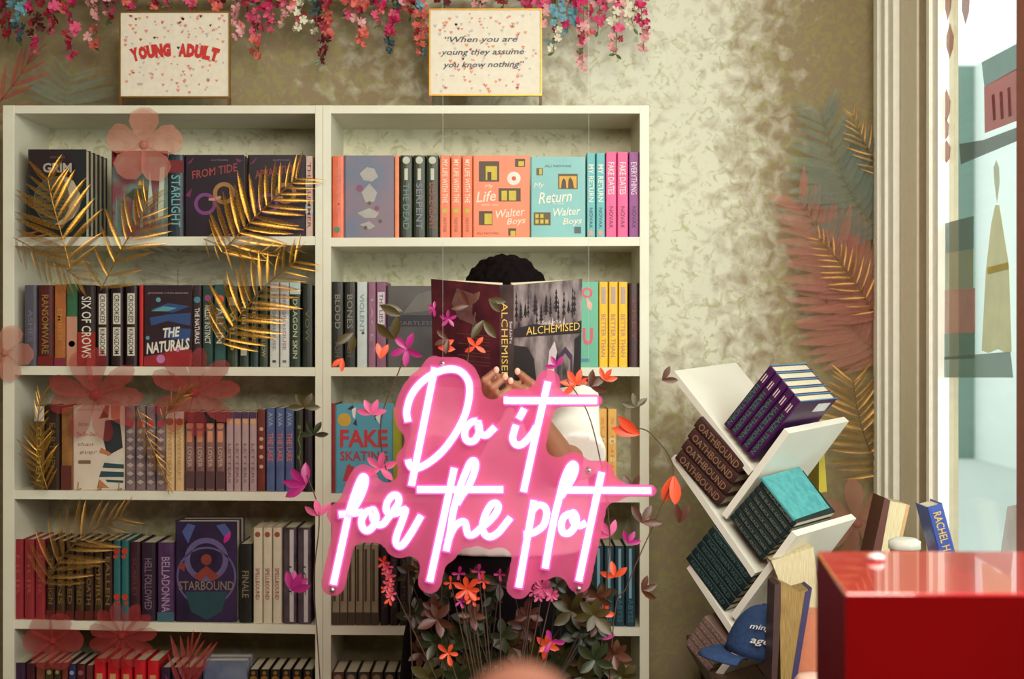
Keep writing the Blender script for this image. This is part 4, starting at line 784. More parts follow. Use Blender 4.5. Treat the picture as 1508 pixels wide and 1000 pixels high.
TE = leafmat((128, 150, 136), (100, 120, 110), .42, 0, .6); PK = leafmat((196, 124, 106), (176, 104, 90), .45, 0, .6); RD = leafmat((176, 52, 44), (140, 34, 30), .55, 0, .6); GR = leafmat((120, 116, 104), (92, 88, 80), .35, 0, .7)
GG = 'gold palm fronds fixed along the left bookcase'
def vase_stem(x, y, Y, x2, y2): return [P(x2, y2, Y), P((x + x2) / 2, (y + y2) / 2 + 10, Y)]
frond('gold frond rising in front of the GRIM book', [(104, 398), (92, 350), (78, 300), (70, 262)], -.03, 78, GO, 11, 60, GG, seed=1)
frond('short gold frond crossing the rose patterned book', [(148, 428), (180, 365), (205, 325), (216, 296)], -.03, 62, GO, 11, 55, GG, seed=2)
frond('large gold frond sweeping over the purple book beside the centre post', [(326, 374), (356, 340), (396, 300), (438, 262)], -.03, 76, GO, 15, 64, GG, seed=3)
frond('large gold frond over green spines on the second shelf', [(326, 508), (352, 468), (388, 424), (436, 384)], -.03, 74, GO, 15, 66, GG, seed=4)
frond('gold frond standing at the left end of the third shelf', [(70, 722), (58, 680), (54, 640), (60, 586)], -.03, 42, GO, 14, 48, GG, seed=5)
frond('gold frond curling over the dark bronze spines', [(66, 862), (92, 820), (130, 786), (178, 762)], -.03, 70, GO2, 13, 60, GG, seed=6)
frond('faint gold frond hanging below the GRIM shelf', [(20, 350), (60, 372), (96, 396), (118, 412)], -.03, 52, GO2, 11, 55, GG, seed=7)
frond('tiny gold sprig above the cream spines', [(240, 620), (252, 600), (266, 584), (284, 570)], -.03, 26, GO, 7, 40, GG, seed=8)
frond('slim gold frond falling over chequered spines', [(202, 600), (216, 640), (232, 676), (246, 712)], -.03, 34, GO, 10, 40, GG, seed=9)
frond('gold leaf edge tucked under the top shelf right of centre', [(300, 352), (340, 366), (390, 372), (440, 366)], -.03, 34, GO2, 9, 60, GG, seed=19)
TG = 'painted palm fronds on the walls'
frond('red frond at the far left edge above the bookcase', [(-30, 190), (0, 150), (30, 110), (46, 84)], .20, 60, RD, 7, 40, TG, seed=10)
frond('grey green palm fan left of the YOUNG ADULT sign', [(96, 168), (97, 152), (99, 134), (104, 112)], .20, 80, TE, 8, 78, TG, seed=11)
frond('pale grey palm fan on the back panel above THE NATURALS', [(262, 424), (262, 404), (262, 388), (262, 366)], .06, 80, GR, 8, 84, TG, seed=12)
frond('red frond rising from the bottom shelf', [(268, 1040), (272, 1010), (276, 990), (282, 962)], -.03, 70, RD, 6, 38, TG, seed=13)
frond('sage palm frond on wall between shelf and window, upper', [(1300, 345), (1262, 300), (1232, 240), (1210, 168)], .22, 92, TE, 17, 66, TG, seed=14, wid=1.5)
frond('gold frond overlapping the upper sage frond by the window', [(1300, 260), (1285, 230), (1268, 200), (1256, 170)], .20, 40, GO2, 10, 50, TG, seed=15)
frond('dusty pink palm frond on wall beside the window trim', [(1294, 470), (1262, 420), (1220, 360), (1178, 296)], .22, 96, PK, 19, 64, TG, seed=16, wid=1.5)
frond('gold frond lying over the dusty pink frond', [(1290, 462), (1262, 420), (1236, 386), (1206, 352)], .19, 46, GO2, 13, 60, TG, seed=17)
frond('pink frond lower on the wall above the purple books', [(1300, 530), (1270, 500), (1240, 470), (1208, 440)], .24, 84, PK, 15, 64, TG, seed=18, wid=1.5)
frond('gold frond behind the tilted book stand', [(1300, 700), (1276, 650), (1262, 600), (1256, 560)], .20, 70, GO2, 15, 70, TG, seed=20, wid=1.2)

# flat tropical wall shapes built as real petals: coral hibiscus, monstera-like disc
def petal_flower(label, cx, cy, Y, r, m, n=5, name='paper_flower', seed=0, a0=0.0, parts='petal', core_m=None):
    rnd = random.Random(seed); o = P(cx, cy, Y); t = thing(name, label, 'flower', o, 'big paper blossoms'); s = (CAMD + Y) / F
    for k in range(n):
        a = a0 + 2 * math.pi * k / n + rnd.uniform(-.1, .1); place(leafm('petal', m), parts, Vector((0, 0, 0)), Vector((math.cos(a), rnd.uniform(-.15, 0), math.sin(a))), r * s, t, rnd, wid=1.5 if n <= 6 else .8, jit=.12)
    V, Fc = [], []; blob(V, Fc, (0, -.002, 0), (r * s * .12,) * 3, n=6); meshobj('centre', V, Fc, core_m or m, t, True); return t
CO = leafmat((206, 128, 106), (188, 110, 92), .50, 0, .7); RR_ = leafmat((180, 48, 48), (150, 38, 38), .42, 0, .7)
petal_flower('large coral hibiscus above the rose patterned book', 212, 214, -.02, 56, CO, 5, seed=1, a0=.3)
petal_flower('red blossom over the third shelf of the left bookcase', 286, 578, -.02, 66, RR_, 9, seed=2)
petal_flower('dull red blossom left of the red one, over the third shelf', 140, 582, -.02, 70, RR_, 9, seed=3)
petal_flower('faint coral blossom on the far left bookcase side', 8, 520, -.02, 42, CO, 5, seed=4)
petal_flower('dark red round blossom above the bottom shelf', 78, 944, -.02, 44, RR_, 6, seed=5)
petal_flower('red feathery blossom above the bright red bottom books', 180, 936, -.02, 50, RR_, 11, seed=6)
petal_flower('pink blossom low on the wall behind the book stand', 1262, 770, .2, 66, PK, 7, seed=7)

# blossoms of the garland
def blossom_mesh(c, c2, seed):
    rnd = random.Random(seed); V, Fc = [], []
    for k in range(6):
        a = 2 * math.pi * k / 6 + rnd.uniform(-.25, .25); tl = rnd.uniform(-.2, .5); L = rnd.uniform(.8, 1.15)
        d = Vector((math.cos(a), -tl, math.sin(a))).normalized(); sd = Vector((-math.sin(a), rnd.uniform(-.5, .5), math.cos(a))).normalized(); q = len(V)
        V += [Vector((0, 0, 0)), d * L * .5 + sd * .32 * L, d * L * .95 + sd * .26 * L + Vector((0, -.12, 0)), d * L, d * L * .95 - sd * .26 * L + Vector((0, -.12, 0)), d * L * .5 - sd * .32 * L]
        Fc += [(q, q + 1, q + 2, q + 3), (q, q + 3, q + 4, q + 5)]
    me = bpy.data.meshes.new('blossom'); me.from_pydata([tuple(v) for v in V], [], Fc); me.update(); me.materials.append(mat(c, .6, c2=c2, scale=60)); me.polygons.foreach_set('use_smooth', [True] * len(Fc)); return me
PAL = {'hot pink': ((214, 40, 106), (170, 20, 70)), 'pale pink': ((226, 168, 166), (206, 136, 140)), 'coral': ((222, 110, 96), (196, 80, 72)), 'crimson': ((160, 26, 50), (120, 16, 34)),
       'pale blue': ((120, 170, 186), (76, 130, 150)), 'white': ((226, 220, 200), (200, 190, 160)), 'dark teal': ((48, 76, 82), (32, 52, 60)), 'rose': ((226, 90, 130), (196, 60, 100)), 'burgundy': ((104, 18, 30), (70, 10, 20))}
BM = {k: [blossom_mesh(*v, s) for s in range(3)] for k, v in PAL.items()}
GL = leafmat((96, 110, 54), (60, 74, 34)); SG = mat((110, 110, 60), .6)
gar = [(8, 60, ['burgundy', 'crimson'], 'at the far left corner'), (30, 66, ['pale blue', 'pale blue', 'dark teal'], 'at the left corner'), (52, 84, ['crimson', 'burgundy', 'hot pink'], 'beside the left corner'), (80, 58, ['hot pink', 'crimson'], 'between the left corner and the YOUNG ADULT sign'),
       (102, 92, ['hot pink', 'rose', 'crimson'], 'second left of the YOUNG ADULT sign'), (138, 74, ['pale pink', 'pale pink', 'coral'], 'just left of the YOUNG ADULT sign'), (160, 34, ['pale pink', 'burgundy'], 'touching the left edge of the YOUNG ADULT sign'), (196, 20, ['coral', 'hot pink'], 'above the left of the YOUNG ADULT sign'), (226, 16, ['crimson', 'coral'], 'above the middle of the YOUNG ADULT sign'), (252, 16, ['pale blue', 'rose'], 'above the right of the YOUNG ADULT sign'), (284, 24, ['rose', 'coral'], 'over the upper right of the YOUNG ADULT sign'), (318, 36, ['hot pink', 'coral'], 'over the right corner of the YOUNG ADULT sign'),
       (352, 62, ['pale pink', 'pale pink'], 'just right of the YOUNG ADULT sign'), (378, 90, ['hot pink', 'rose', 'coral'], 'second right of the YOUNG ADULT sign'), (402, 50, ['hot pink', 'rose'], 'third right of the YOUNG ADULT sign'), (422, 40, ['coral', 'pale pink'], 'fourth right of the YOUNG ADULT sign'), (446, 50, ['white', 'white'], 'left of centre'), (466, 56, ['pale blue', 'dark teal', 'white'], 'above the joint of the two bookcases'), (480, 96, ['crimson', 'coral', 'burgundy'], 'just right of the bookcase joint'), (512, 28, ['rose', 'coral'], 'short, right of the bookcase joint'),
       (530, 76, ['coral', 'pale pink', 'coral'], 'midway between the two signs'), (562, 42, ['hot pink', 'hot pink', 'rose'], 'left of the quote sign'), (578, 86, ['dark teal', 'hot pink', 'dark teal'], 'with dark tips left of the quote sign'), (606, 30, ['pale blue', 'coral'], 'short, near the quote sign'), (620, 88, ['pale blue', 'coral', 'coral'], 'touching the left edge of the quote sign'), (660, 14, ['pale blue', 'burgundy'], 'above the left of the quote sign'), (706, 30, ['pale pink', 'pale pink'], 'over the top edge of the quote sign'), (742, 14, ['rose', 'crimson'], 'above the right of the quote sign'),
       (774, 78, ['rose', 'hot pink', 'coral'], 'over the right corner of the quote sign'), (796, 48, ['rose', 'pale pink'], 'at the right edge of the quote sign'), (822, 84, ['pale blue', 'pale blue', 'white'], 'right of the quote sign'), (842, 54, ['hot pink', 'pale blue'], 'second right of the quote sign'), (860, 108, ['hot pink', 'pale pink', 'pale pink'], 'longest right of the quote sign'), (884, 52, ['pale pink', 'rose'], 'third right of the quote sign'), (908, 86, ['pale pink', 'white', 'pale pink'], 'near the right end'), (926, 48, ['white', 'white'], 'with big white flowers near the right end'), (944, 80, ['rose', 'hot pink', 'pale pink'], 'at the right end')]
gv = thing('garland', 'leafy vine the blossom strands hang from, above the signs', 'garland', P(480, -25, .16), None)
go = P(480, -25, .16); gp = [P(x, -22 + 8 * math.sin(x / 60), .17) - go for x in range(-20, 975, 12)]
v, f = tube(gp, .006, 7); meshobj('vine_stem', v, f, SG, gv, True)
gr = random.Random(5)
for k in range(110):
    x = gr.uniform(-10, 960); c = gr.choice(['rose', 'crimson', 'coral', 'burgundy', 'hot pink', 'pale pink'])
    if k % 3: place(leafm('leaf', GL), 'leaf', P(x, gr.uniform(-26, -8), .15) - go, Vector((gr.uniform(-1, 1), gr.uniform(-.6, 0), gr.uniform(-1, .2))), .04, gv, gr)
    else:
        o = bpy.data.objects.new('blossom', gr.choice(BM[c])); link(o, gv); o.location = P(x, gr.uniform(-24, 3), .13) - go; o.scale = (.016,) * 3; o.rotation_euler = [gr.uniform(-.5, .5) for _ in range(3)]
for k, (x, yb, cols, wh) in enumerate(gar):
    Y = .12 + gr.uniform(-.03, .03); o = P(x, -20, Y)
    t = thing('blossom_strand', f'{cols[0]} blossom strand {wh}', 'flowers', o, 'blossom strands of the hanging garland')
    sway = gr.uniform(-8, 8); pts = [P(x + sway * u * u, -20 + (yb + 14) * u, Y) - o for u in (0, .25, .5, .75, 1)]
    v, f = tube(pts, .0012, 5); meshobj('stem', v, f, SG, t)
    n = max(3, int((yb + 20) / 5.4))
    for j in range(n):
        u = (j + .6) / n; i = min(int(u * 4), 3); p = pts[i].lerp(pts[i + 1], u * 4 - i); c = cols[min(int(u * len(cols)), len(cols) - 1)] if gr.random() < .75 else gr.choice(cols)
        if gr.random() < .12: c = gr.choice(['coral', 'rose', 'crimson'])
        b = bpy.data.objects.new('blossom', gr.choice(BM[c])); link(b, t); w_ = .022 * (1 - .55 * u)
        b.location = p + Vector((gr.uniform(-w_, w_), gr.uniform(-.02, .01), gr.uniform(-.006, .006))); q = gr.uniform(.0105, .0165) * (1.15 - .35 * u); b.scale = (q, q, q * gr.uniform(.7, 1)); b.rotation_euler = (gr.uniform(-.7, .7), gr.uniform(0, 6.28), gr.uniform(-.7, .7))
    for j in range(3): place(leafm('leaf', GL), 'leaf', pts[gr.randint(1, 4)], Vector((gr.uniform(-1, 1), -.3, gr.uniform(-1, .1))), .02, t, gr)

# ------------------------------------------------------------------ planter with leafy shrub in front of the skirt, around the neon sign
DG = leafmat((44, 54, 22), (26, 28, 14)); OL = leafmat((78, 72, 28), (54, 34, 18)); BR = leafmat((100, 46, 32), (44, 36, 18)); MG = leafmat((186, 40, 130), (130, 30, 90)); OR = leafmat((230, 92, 44), (200, 60, 40)); PKL = leafmat((230, 120, 160), (190, 60, 120))
sb = thing('planter_shrub', 'leafy shrub in a planter before the skirt, under the neon sign', 'plant', (-.02, -.72, 0)); so = Vector((-.02, -.72, 0))
v, f = tube([(0, 0, 0), (0, 0, .02), (0, 0, .42), (0, 0, .44)], [.11, .115, .15, .155], 28); meshobj('planter', v, f, mat((90, 60, 46), .7), sb, True)
v, f = tube([(0, 0, .44), (0, 0, .445)], [.14, .14], 24); meshobj('soil', v, f, mat((40, 28, 20), .9), sb)
sr = random.Random(21)
ros = [(618, 838, OL, 22), (640, 898, BR, 26), (668, 944, OL, 30), (706, 912, DG, 30), (742, 952, OL, 34), (778, 906, BR, 24), (842, 900, OL, 34), (868, 932, DG, 30), (806, 952, OR, 22), (828, 972, OL, 34), (876, 972, DG, 32), (620, 962, BR, 26), (646, 985, DG, 34),
       (700, 985, DG, 34), (760, 985, BR, 28), (800, 992, DG, 36), (860, 998, OL, 34), (905, 965, BR, 26), (724, 880, DG, 22), (752, 850, BR, 18), (700, 848, OL, 18), (660, 862, DG, 22), (820, 862, DG, 22), (880, 880, BR, 24), (612, 904, DG, 24), (792, 866, DG, 24), (915, 996, OL, 28), (676, 1000, DG, 34), (734, 1005, OL, 34)] + [(600 + (k * 47) % 285, 845 + (k * 31) % 150, (DG, DG, BR, DG, OL)[k % 5], 24 + k % 9) for k in range(16)] + [(612 + (k * 61) % 265, 905 + (k * 37) % 120, (DG, OL, DG, BR)[k % 4], 30 + k % 7) for k in range(16)]
def rosette(x, y, m, L, Y, n=6, base=None, parent=sb, org=so, up=0.2):
    c = P(x, y, Y); s = (CAMD + Y) / F
    if base is not None:
        mid = base.lerp(c, .6) + Vector((sr.uniform(-.03, .03), .02, .02)); v, f = tube([p - org for p in (base, base.lerp(mid, .5), mid, c)], [.0024, .0018, .0014, .0010], 6); meshobj('stem', v, f, mat((40, 26, 16), .8), parent, True)
    a0 = sr.uniform(0, 6.28)
    for k in range(n):
        a = a0 + 2 * math.pi * k / n + sr.uniform(-.25, .25); place(leafm('leaf', m), 'leaf', c - org, Vector((math.cos(a), sr.uniform(-.7, .1), math.sin(a) + up)), L * s * sr.uniform(.75, 1.1), parent, sr, wid=1.15, jit=.5)
for k, (x, y, m, L) in enumerate(ros): rosette(x, y, m, L, -.72 + sr.uniform(-.06, .04), base=Vector((-.02 + sr.uniform(-.12, .12), -.72 + sr.uniform(-.05, .05), .44)))
# flowers on the shrub
def spray(x, y, m, r, n, name='flower', Y=-.80, parent=sb, org=so, base=None):
    c = P(x, y, Y); s = (CAMD + Y) / F
    if base is not None:
        v, f = tube([p - org for p in (base, base.lerp(c, .5) + Vector((0, .02, .03)), c)], [.002, .0016, .001], 5); meshobj('stem', v, f, mat((70, 46, 26), .7), parent, True)
    for k in range(n):
        a = 2 * math.pi * k / n + sr.uniform(-.2, .2); place(leafm('petal', m), 'petal', c - org, Vector((math.cos(a), -.35, math.sin(a))), r * s * sr.uniform(.8, 1.1), parent, sr, wid=.8, jit=.3)
B0 = Vector((-.02, -.72, .44))
for (x, y, m, r, n) in ((688, 868, OR, 20, 7), (696, 882, OR, 12, 5), (678, 886, MG, 10, 5), (664, 858, OR, 12, 4), (712, 856, OR, 12, 4), (676, 845, MG, 12, 4), (705, 842, MG, 12, 4), (736, 846, MG, 10, 4), (800, 866, PKL, 16, 9), (812, 876, PKL, 12, 8), (784, 846, PKL, 12, 6), (660, 962, OR, 18, 5), (812, 944, MG, 20, 3)):
    spray(x, y, m, r, n, base=B0)
for (x, y0, y1, m1, m2) in ((571, 828, 888, PKL, OR), (788, 832, 884, PKL, PKL)):       # feathery spikes
    for k in range(9): spray(x + sr.uniform(-5, 5) + (k - 4) * .6, y0 + (y1 - y0) * k / 9, m1 if k % 2 else m2, 10, 5, base=B0 if k == 4 else None)
# tall side stems with coloured leaves beside and above the sign
def cane(label, line, nodes, Y, base):
    o = Vector(base); t = thing('leafy_cane', label, 'plant', o, 'tall leafy canes around the neon sign')
    full = [o] + [P(x, y, Y) for x, y in line]; ln = smooth_line([tuple(q) for q in full], 6); v, f = tube([Vector(q) - o for q in ln], .0013, 5); meshobj('stem', v, f, mat((80, 56, 34), .7), t, True)
    for (x, y, m, L, n, ang, sp) in nodes:
        s = (CAMD + Y) / F; c = P(x, y, Y) - o
        for k in range(n):
            a = math.radians(ang + (k - (n - 1) / 2) * sp); place(leafm('leaf', m), 'leaf', c, Vector((math.cos(a), sr.uniform(-.3, .1), math.sin(a))), L * s, t, sr, jit=.35)
    return t
FOOT = .0
cane('leafy cane with magenta and orange leaves left of the open book', [(606, 960), (596, 800), (560, 640), (590, 540), (600, 514)], [(599, 514, MG, 26, 5, 200, 66), (560, 528, OR, 24, 2, 80, 40), (645, 512, OR, 26, 2, 10, 30), (580, 500, OL, 36, 2, 110, 60), (520, 490, OL, 30, 2, 240, 50), (505, 528, OR, 20, 2, 240, 50), (560, 450, OL, 34, 2, -20, 14), (547, 610, PKL, 24, 4, 90, 50), (560, 690, PKL, 26, 5, 80, 60)], -.74, (-.16, -.72, 0))
cane('leafy cane with orange leaves right of the neon sign', [(900, 960), (925, 860), (968, 760), (992, 690), (960, 640), (938, 630)], [(942, 640, OR, 42, 2, 155, 26), (936, 600, OL, 22, 3, 100, 60), (905, 850, OR, 24, 3, 100, 60), (898, 790, PKL, 26, 3, 120, 50), (925, 800, MG, 20, 3, 60, 50), (945, 770, BR, 30, 3, 60, 60), (885, 905, OR, 22, 3, 60, 60), (930, 720, BR, 24, 4, 90, 60), (905, 936, MG, 26, 2, 170, 30), (945, 870, BR, 24, 3, 20, 50), (992, 700, OR, 44, 2, 262, 24), (1000, 770, BR, 30, 2, 80, 40), (975, 560, BR, 24, 2, 30, 60), (860, 880, BR, 20, 3, 80, 60)], -.70, (.16, -.70, 0))
cane('leafy cane with orange veins at the lower right of the open book', [(890, 900), (896, 760), (870, 620), (835, 560)], [(848, 566, OR, 24, 5, 120, 50), (870, 570, BR, 26, 4, 60, 50), (890, 560, OR, 20, 3, 60, 50), (820, 540, MG, 18, 3, 120, 60)], -.72, (.10, -.73, 0))
cane('leafy cane with blossoms across the back cover of the open book', [(650, 900), (668, 700), (690, 520), (700, 460)], [(712, 472, OL, 32, 2, -90, 70), (660, 470, MG, 14, 5, 90, 70), (690, 450, BR, 26, 3, 120, 70), (660, 500, BR, 22, 3, 200, 60), (720, 440, OL, 26, 2, -30, 40), (700, 510, OR, 18, 4, 90, 80), (640, 455, MG, 12, 4, 180, 60)], -.745, (-.10, -.755, 0))
cane('leafy cane with pink sprays at the far left of the neon sign', [(470, 980), (462, 860), (470, 760), (452, 700)], [(450, 715, MG, 34, 4, 150, 40), (470, 760, PKL, 26, 3, 100, 50), (430, 870, MG, 30, 5, 60, 22), (330, 800, MG, 20, 1, 60, 50), (462, 640, DG, 22, 4, 90, 60), (448, 600, OL, 24, 4, 90, 60)], -.70, (-.33, -.70, 0))

# ------------------------------------------------------------------ tilted book tree with its books
th_ = math.radians(43); UX = Vector((math.cos(th_), -math.sin(th_), 0)); NF = Vector((math.sin(th_), math.cos(th_), 0)); Q0 = P(1075, 720, -.34)
DV = Vector((.168, .17, .016)); C0 = Vector((0, -CAMD, CAMZ))
def FP(px, py):
    d = P(px, py, 0) - C0; k = (Q0 - C0).dot(NF) / d.dot(NF); return C0 + d * k
A3 = (FP(1108, 693) - FP(993, 546)).normalized(); B3 = (FP(1151, 631) - FP(1063, 757)).normalized(); D3 = DV.normalized()
bt = thing('book_tree', 'white tilted zigzag book stand right of the bookcases', 'shelf', Q0)
WS = mat((236, 232, 220), .4, c2=(228, 222, 208), scale=10)
def plank(a, b, side, k=1.0):
    p, q = FP(*a), FP(*b); dr = (q - p).normalized(); nn = dr.cross(D3).normalized() * side * .016
    v, f = prism([p - Q0, q - Q0, q + nn - Q0, p + nn - Q0], DV * k); o = meshobj('plank', v, f, WS, bt); bm = bmesh.new(); bm.from_mesh(o.data); bmesh.ops.recalc_face_normals(bm, faces=bm.faces); bm.to_mesh(o.data); bm.free()
plank((993, 546), (1108, 693), -1); plank((1155, 631), (1063, 757), 1); plank((993, 670), (1113, 844), -1); plank((1166, 782), (1076, 905), 1); plank((1017, 831), (1092, 945), -1)
plank((1092, 940), (1047, 1000), 1)
ft = FP(1066, 1012); 
GT = 0.70
def mframe(o, x, y, z):
    M = Matrix.Identity(4)
    for j in range(3): M[j][0] = x[j]; M[j][1] = y[j]; M[j][2] = z[j]
    M.translation = o; return M
# five purple hardcovers standing in the top cell, tops up
base = FP(1110, 686); PUR = mat((74, 24, 82), .35, c2=(54, 14, 60), scale=12)
p0 = FP(1064, 624); p1 = FP(1106, 680); L5 = (p1 - p0).length; tk = L5 / 5; hP = (FP(1123, 527) - FP(1062, 620)).length
for k in range(5):
    M = mframe(p0 + A3 * (k * tk + .001) + B3 * .001 + D3 * .004, A3, D3, B3)
    bb = book(tk - .001, hP, .15, PUR, M, f'purple hardcover with blue boards, {["upper left end", "second from upper left", "middle of five", "fourth from upper left", "lower right end"][k]} on the book tree', 'purple hardcovers on the book tree',
         [('t', 'HAZELTHORN', (60, 120, 92), .06, .72, .5), ('a', (224, 196, 190), [rect(.3, .42, .78, .9), rect(.56, .68, .78, .9)])], [('a', (235, 232, 230), [rect(.55, .9, .80, .94)])] if k == 4 else None)
    box('board_edge', (0, .0, hP - .0006), (.0022, .15, hP + .0014), mat((80, 140, 190), .5), bb)
    if k == 4: box('board_edge', (tk - .0032, .0, hP - .0006), (tk - .001, .15, hP + .0014), mat((80, 140, 190), .5), bb)
# books lying in the cells, spines along the planks
def lying(p_a, p_b, p_c, n, m, label, group, spine, w=.15, cover=None, hard=True, toplab=None):
    a, b, c = FP(*p_a), FP(*p_b), FP(*p_c); h = (b - a).length; x = (c - a); tt = x.length / n; ax = (b - a).normalized(); xd = x.normalized()
    for k in range(n):
        M = mframe(b + xd * (k * tt) + D3 * .003, xd, D3, -ax)
        lb = f'{label}, {ORD[n - 1 - k]} from top of its stack'
        book(tt - .0008, h, w, m, M, lb, group, spine, cover if k == n - 1 else None, hard)
lying((1003, 668), (1057, 746), (1040, 604), 4, mat((40, 22, 16), .45, c2=(66, 30, 26), scale=10, contrast=.2), 'dark brown hardcover with pale embossed title', 'dark brown books in the left cell', [('t', 'OATHBOUND', (150, 110, 84), .06, .92, .6)])
TEAL = mat((88, 168, 168), .5, c2=(70, 148, 152), scale=60, contrast=.12); DT = mat((24, 44, 44), .45, c2=(16, 28, 28), scale=20)
lying((1077, 760), (1120, 826), (1128, 703), 7, DT, 'dark teal volume with small grey title', 'dark teal stack under the turquoise cover', [('t', 'THE BLACK ARCHIVE', (120, 120, 104), .08, .9, .45)], .165, None, False)
a = FP(1130, 699); b = FP(1168, 768)
M = mframe(b + D3 * .001, B3, D3, -(b - a).normalized()); book(.007, (b - a).length, .168, TEAL, M, 'speckled turquoise cover lying on top of the dark teal stack', None, None, None, False)
lying((1014, 820), (1066, 900), (1055, 770), 5, DT, 'blackish teal volume in the lowest cell', 'blackish teal books in the lowest cell', [('t', 'NORTHERN WILD', (70, 96, 96), .08, .9, .5)], .15, None, False)
lying((1010, 946), (1042, 990), (1040, 905), 5, mat((104, 78, 72), .5, c2=(130, 104, 96), scale=20), 'dusty pink slim book', 'dusty pink books at the stand foot', [('t', 'PETALS', (170, 140, 132), .1, .9, .4)], .12, None, False)
# yellow book behind the tree
pprism('book', [(1206, 640), (1212, 640), (1218, 724), (1206, 726)], -.12, .12, mat((196, 176, 40), .5)); yb_ = bpy.context.scene.objects[-1] if False else [o for o in COL.objects if o.name.startswith('book')][-1]
for o in list(COL.objects)[-1:]: tag(o, 'narrow yellow book standing behind the book tree', 'book')

# ------------------------------------------------------------------ display table, cap, loose books
tb_ = thing('display_table', 'brown wooden display table at the lower right', 'table', (.80, -.35, 0))
WOOD = mat((104, 78, 56), .5, c2=(70, 50, 36), scale=10, stretch=(1, 8, 1))
for k in range(4): box('plank', (-.36 + k * .12, -.55, GT - .03), (-.362 + (k + 1) * .12, .45, GT), WOOD, tb_, .002)
for x in (-.33, .06):
    for y in (-.52, .40): box('leg', (x, y, 0), (x + .04, y + .04, GT - .03), WOOD, tb_)
# baseball cap
cap = thing('baseball_cap', 'blue baseball cap with white script lettering on the display table', 'cap', P(1094, 966, -.52)); cc = P(1094, 966, -.52)
NV = mat((40, 68, 112), .85, c2=(28, 50, 88), scale=120, bump=.3)
V, Fc = [], []; n, m = 10, 28; s = (CAMD - .52) / F
rx, ry, rz = 44 * s, 46 * s, 74 * s
for i in range(n + 1):
    th = math.pi / 2 * i / n
    for j in range(m):
        a = 2 * math.pi * j / m; V.append((16 * s + rx * math.cos(a) * math.cos(th), ry * math.sin(a) * math.cos(th), 6 * s + rz * math.sin(th)))
for i in range(n):
    for j in range(m): Fc.append((i * m + j, i * m + (j + 1) % m, (i + 1) * m + (j + 1) % m, (i + 1) * m + j))
cr = meshobj('crown', V, Fc, NV, cap, True); sd = cr.modifiers.new('t', 'SOLIDIFY'); sd.thickness = .002
cr.rotation_euler = (0, math.radians(12), 0)
V, Fc = [], []
for i in range(8):
    u = i / 7
    for j in range(17):
        a = math.pi * (.62 + .76 * j / 16); r0 = 1 + .95 * u
        V.append((16 * s + rx * (1 + .75 * u) * math.cos(a) - .01 * u, ry * (1 + .1 * u) * math.sin(a) - .03 * u, (6 + 22 * (1 - u) * u - 24 * u * 0 + 4 * math.cos(2 * (a - math.pi))) * s - .004 * u))
for i in range(7):
    for j in range(16): Fc.append((i * 17 + j, i * 17 + j + 1, (i + 1) * 17 + j + 1, (i + 1) * 17 + j))
br = meshobj('brim', V, Fc, NV, cap, True); sd = br.modifiers.new('t', 'SOLIDIFY'); sd.thickness = .003
V, Fc = [], []; blob(V, Fc, (16 * s, 0, 6 * s + rz), (.006, .006, .004), n=6); bt_ = meshobj('button', V, Fc, NV, cap, True); bt_.rotation_euler = cr.rotation_euler
WT = mat((225, 220, 210), .6)
lettering('ming', WT, cap, (18 * s, -ry * .80 - .012, 50 * s), (1, .0, -.15), (.15, .25, 1), .045, .014, .01, .3); lettering('age', WT, cap, (16 * s, -ry * .93 - .012, 30 * s), (1, .0, -.15), (.15, .2, 1), .040, .014, .01, .3)
# thick cream paged books standing right of the cap
def slab(label, px, Y, t, m, cover=None, group=None):
    o = thing('book', label, 'book', P(px[0][0], px[0][1], Y), group); v, f = prism([P(x, y, Y) - o.location for x, y in px], (0, t, 0)); meshobj('page_block', v, [q[::-1] for q in f], m, o)
    if cover:
        for cp, cm in cover: v, f = prism([P(x, y, Y - .001) - o.location for x, y in cp], (0, t + .003, 0)); meshobj('cover', v, [q[::-1] for q in f], cm, o)
    return o
CRM = mat((226, 214, 180), .8, c2=(190, 168, 120), scale=60, stretch=(14, .6, .6)); TAN = mat((172, 140, 80), .8, c2=(110, 80, 40), scale=60, stretch=(16, 1, .5)); DK = mat((70, 44, 40), .5)
slab('thick cream paged book fanned open upright beside the blue cap', [(1150, 1010), (1148, 858), (1176, 872), (1190, 868), (1164, 1010)], -.67, .075, TAN, [([(1136, 1010), (1141, 862), (1150, 858), (1150, 900), (1144, 1010)], DK), ([(1164, 1010), (1186, 872), (1196, 866), (1172, 1010)], mat((60, 50, 90), .5))])
slab('cream book leaning behind the fanned book', [(1136, 826), (1198, 806), (1210, 906), (1196, 1010), (1160, 1010), (1150, 862)], -.44, .08, CRM)
slab('coral book standing behind the red box corner', [(1188, 904), (1213, 904), (1213, 1010), (1172, 1010)], -.60, .07, mat((220, 130, 96), .5))
# pink rounded tin
v, f = tube([(0, 0, 0), (0, 0, .002), (0, 0, .050), (0, 0, .060), (0, 0, .062)], [.030, .034, .034, .026, .01], 24)
pt = meshobj('tin', v, f, mat((240, 190, 172), .35), None, True); pt.location = P(1196, 1040, -.80) ; tag(pt, 'pale pink rounded tin beside the red box', 'tin')
rs = thing('riser', 'small wooden riser under the pink tin', 'stand', (pt.location.x, pt.location.y, GT)); box('block', (-.05, -.05, 0), (.05, .05, pt.location.z - GT - .0003), WOOD, rs)

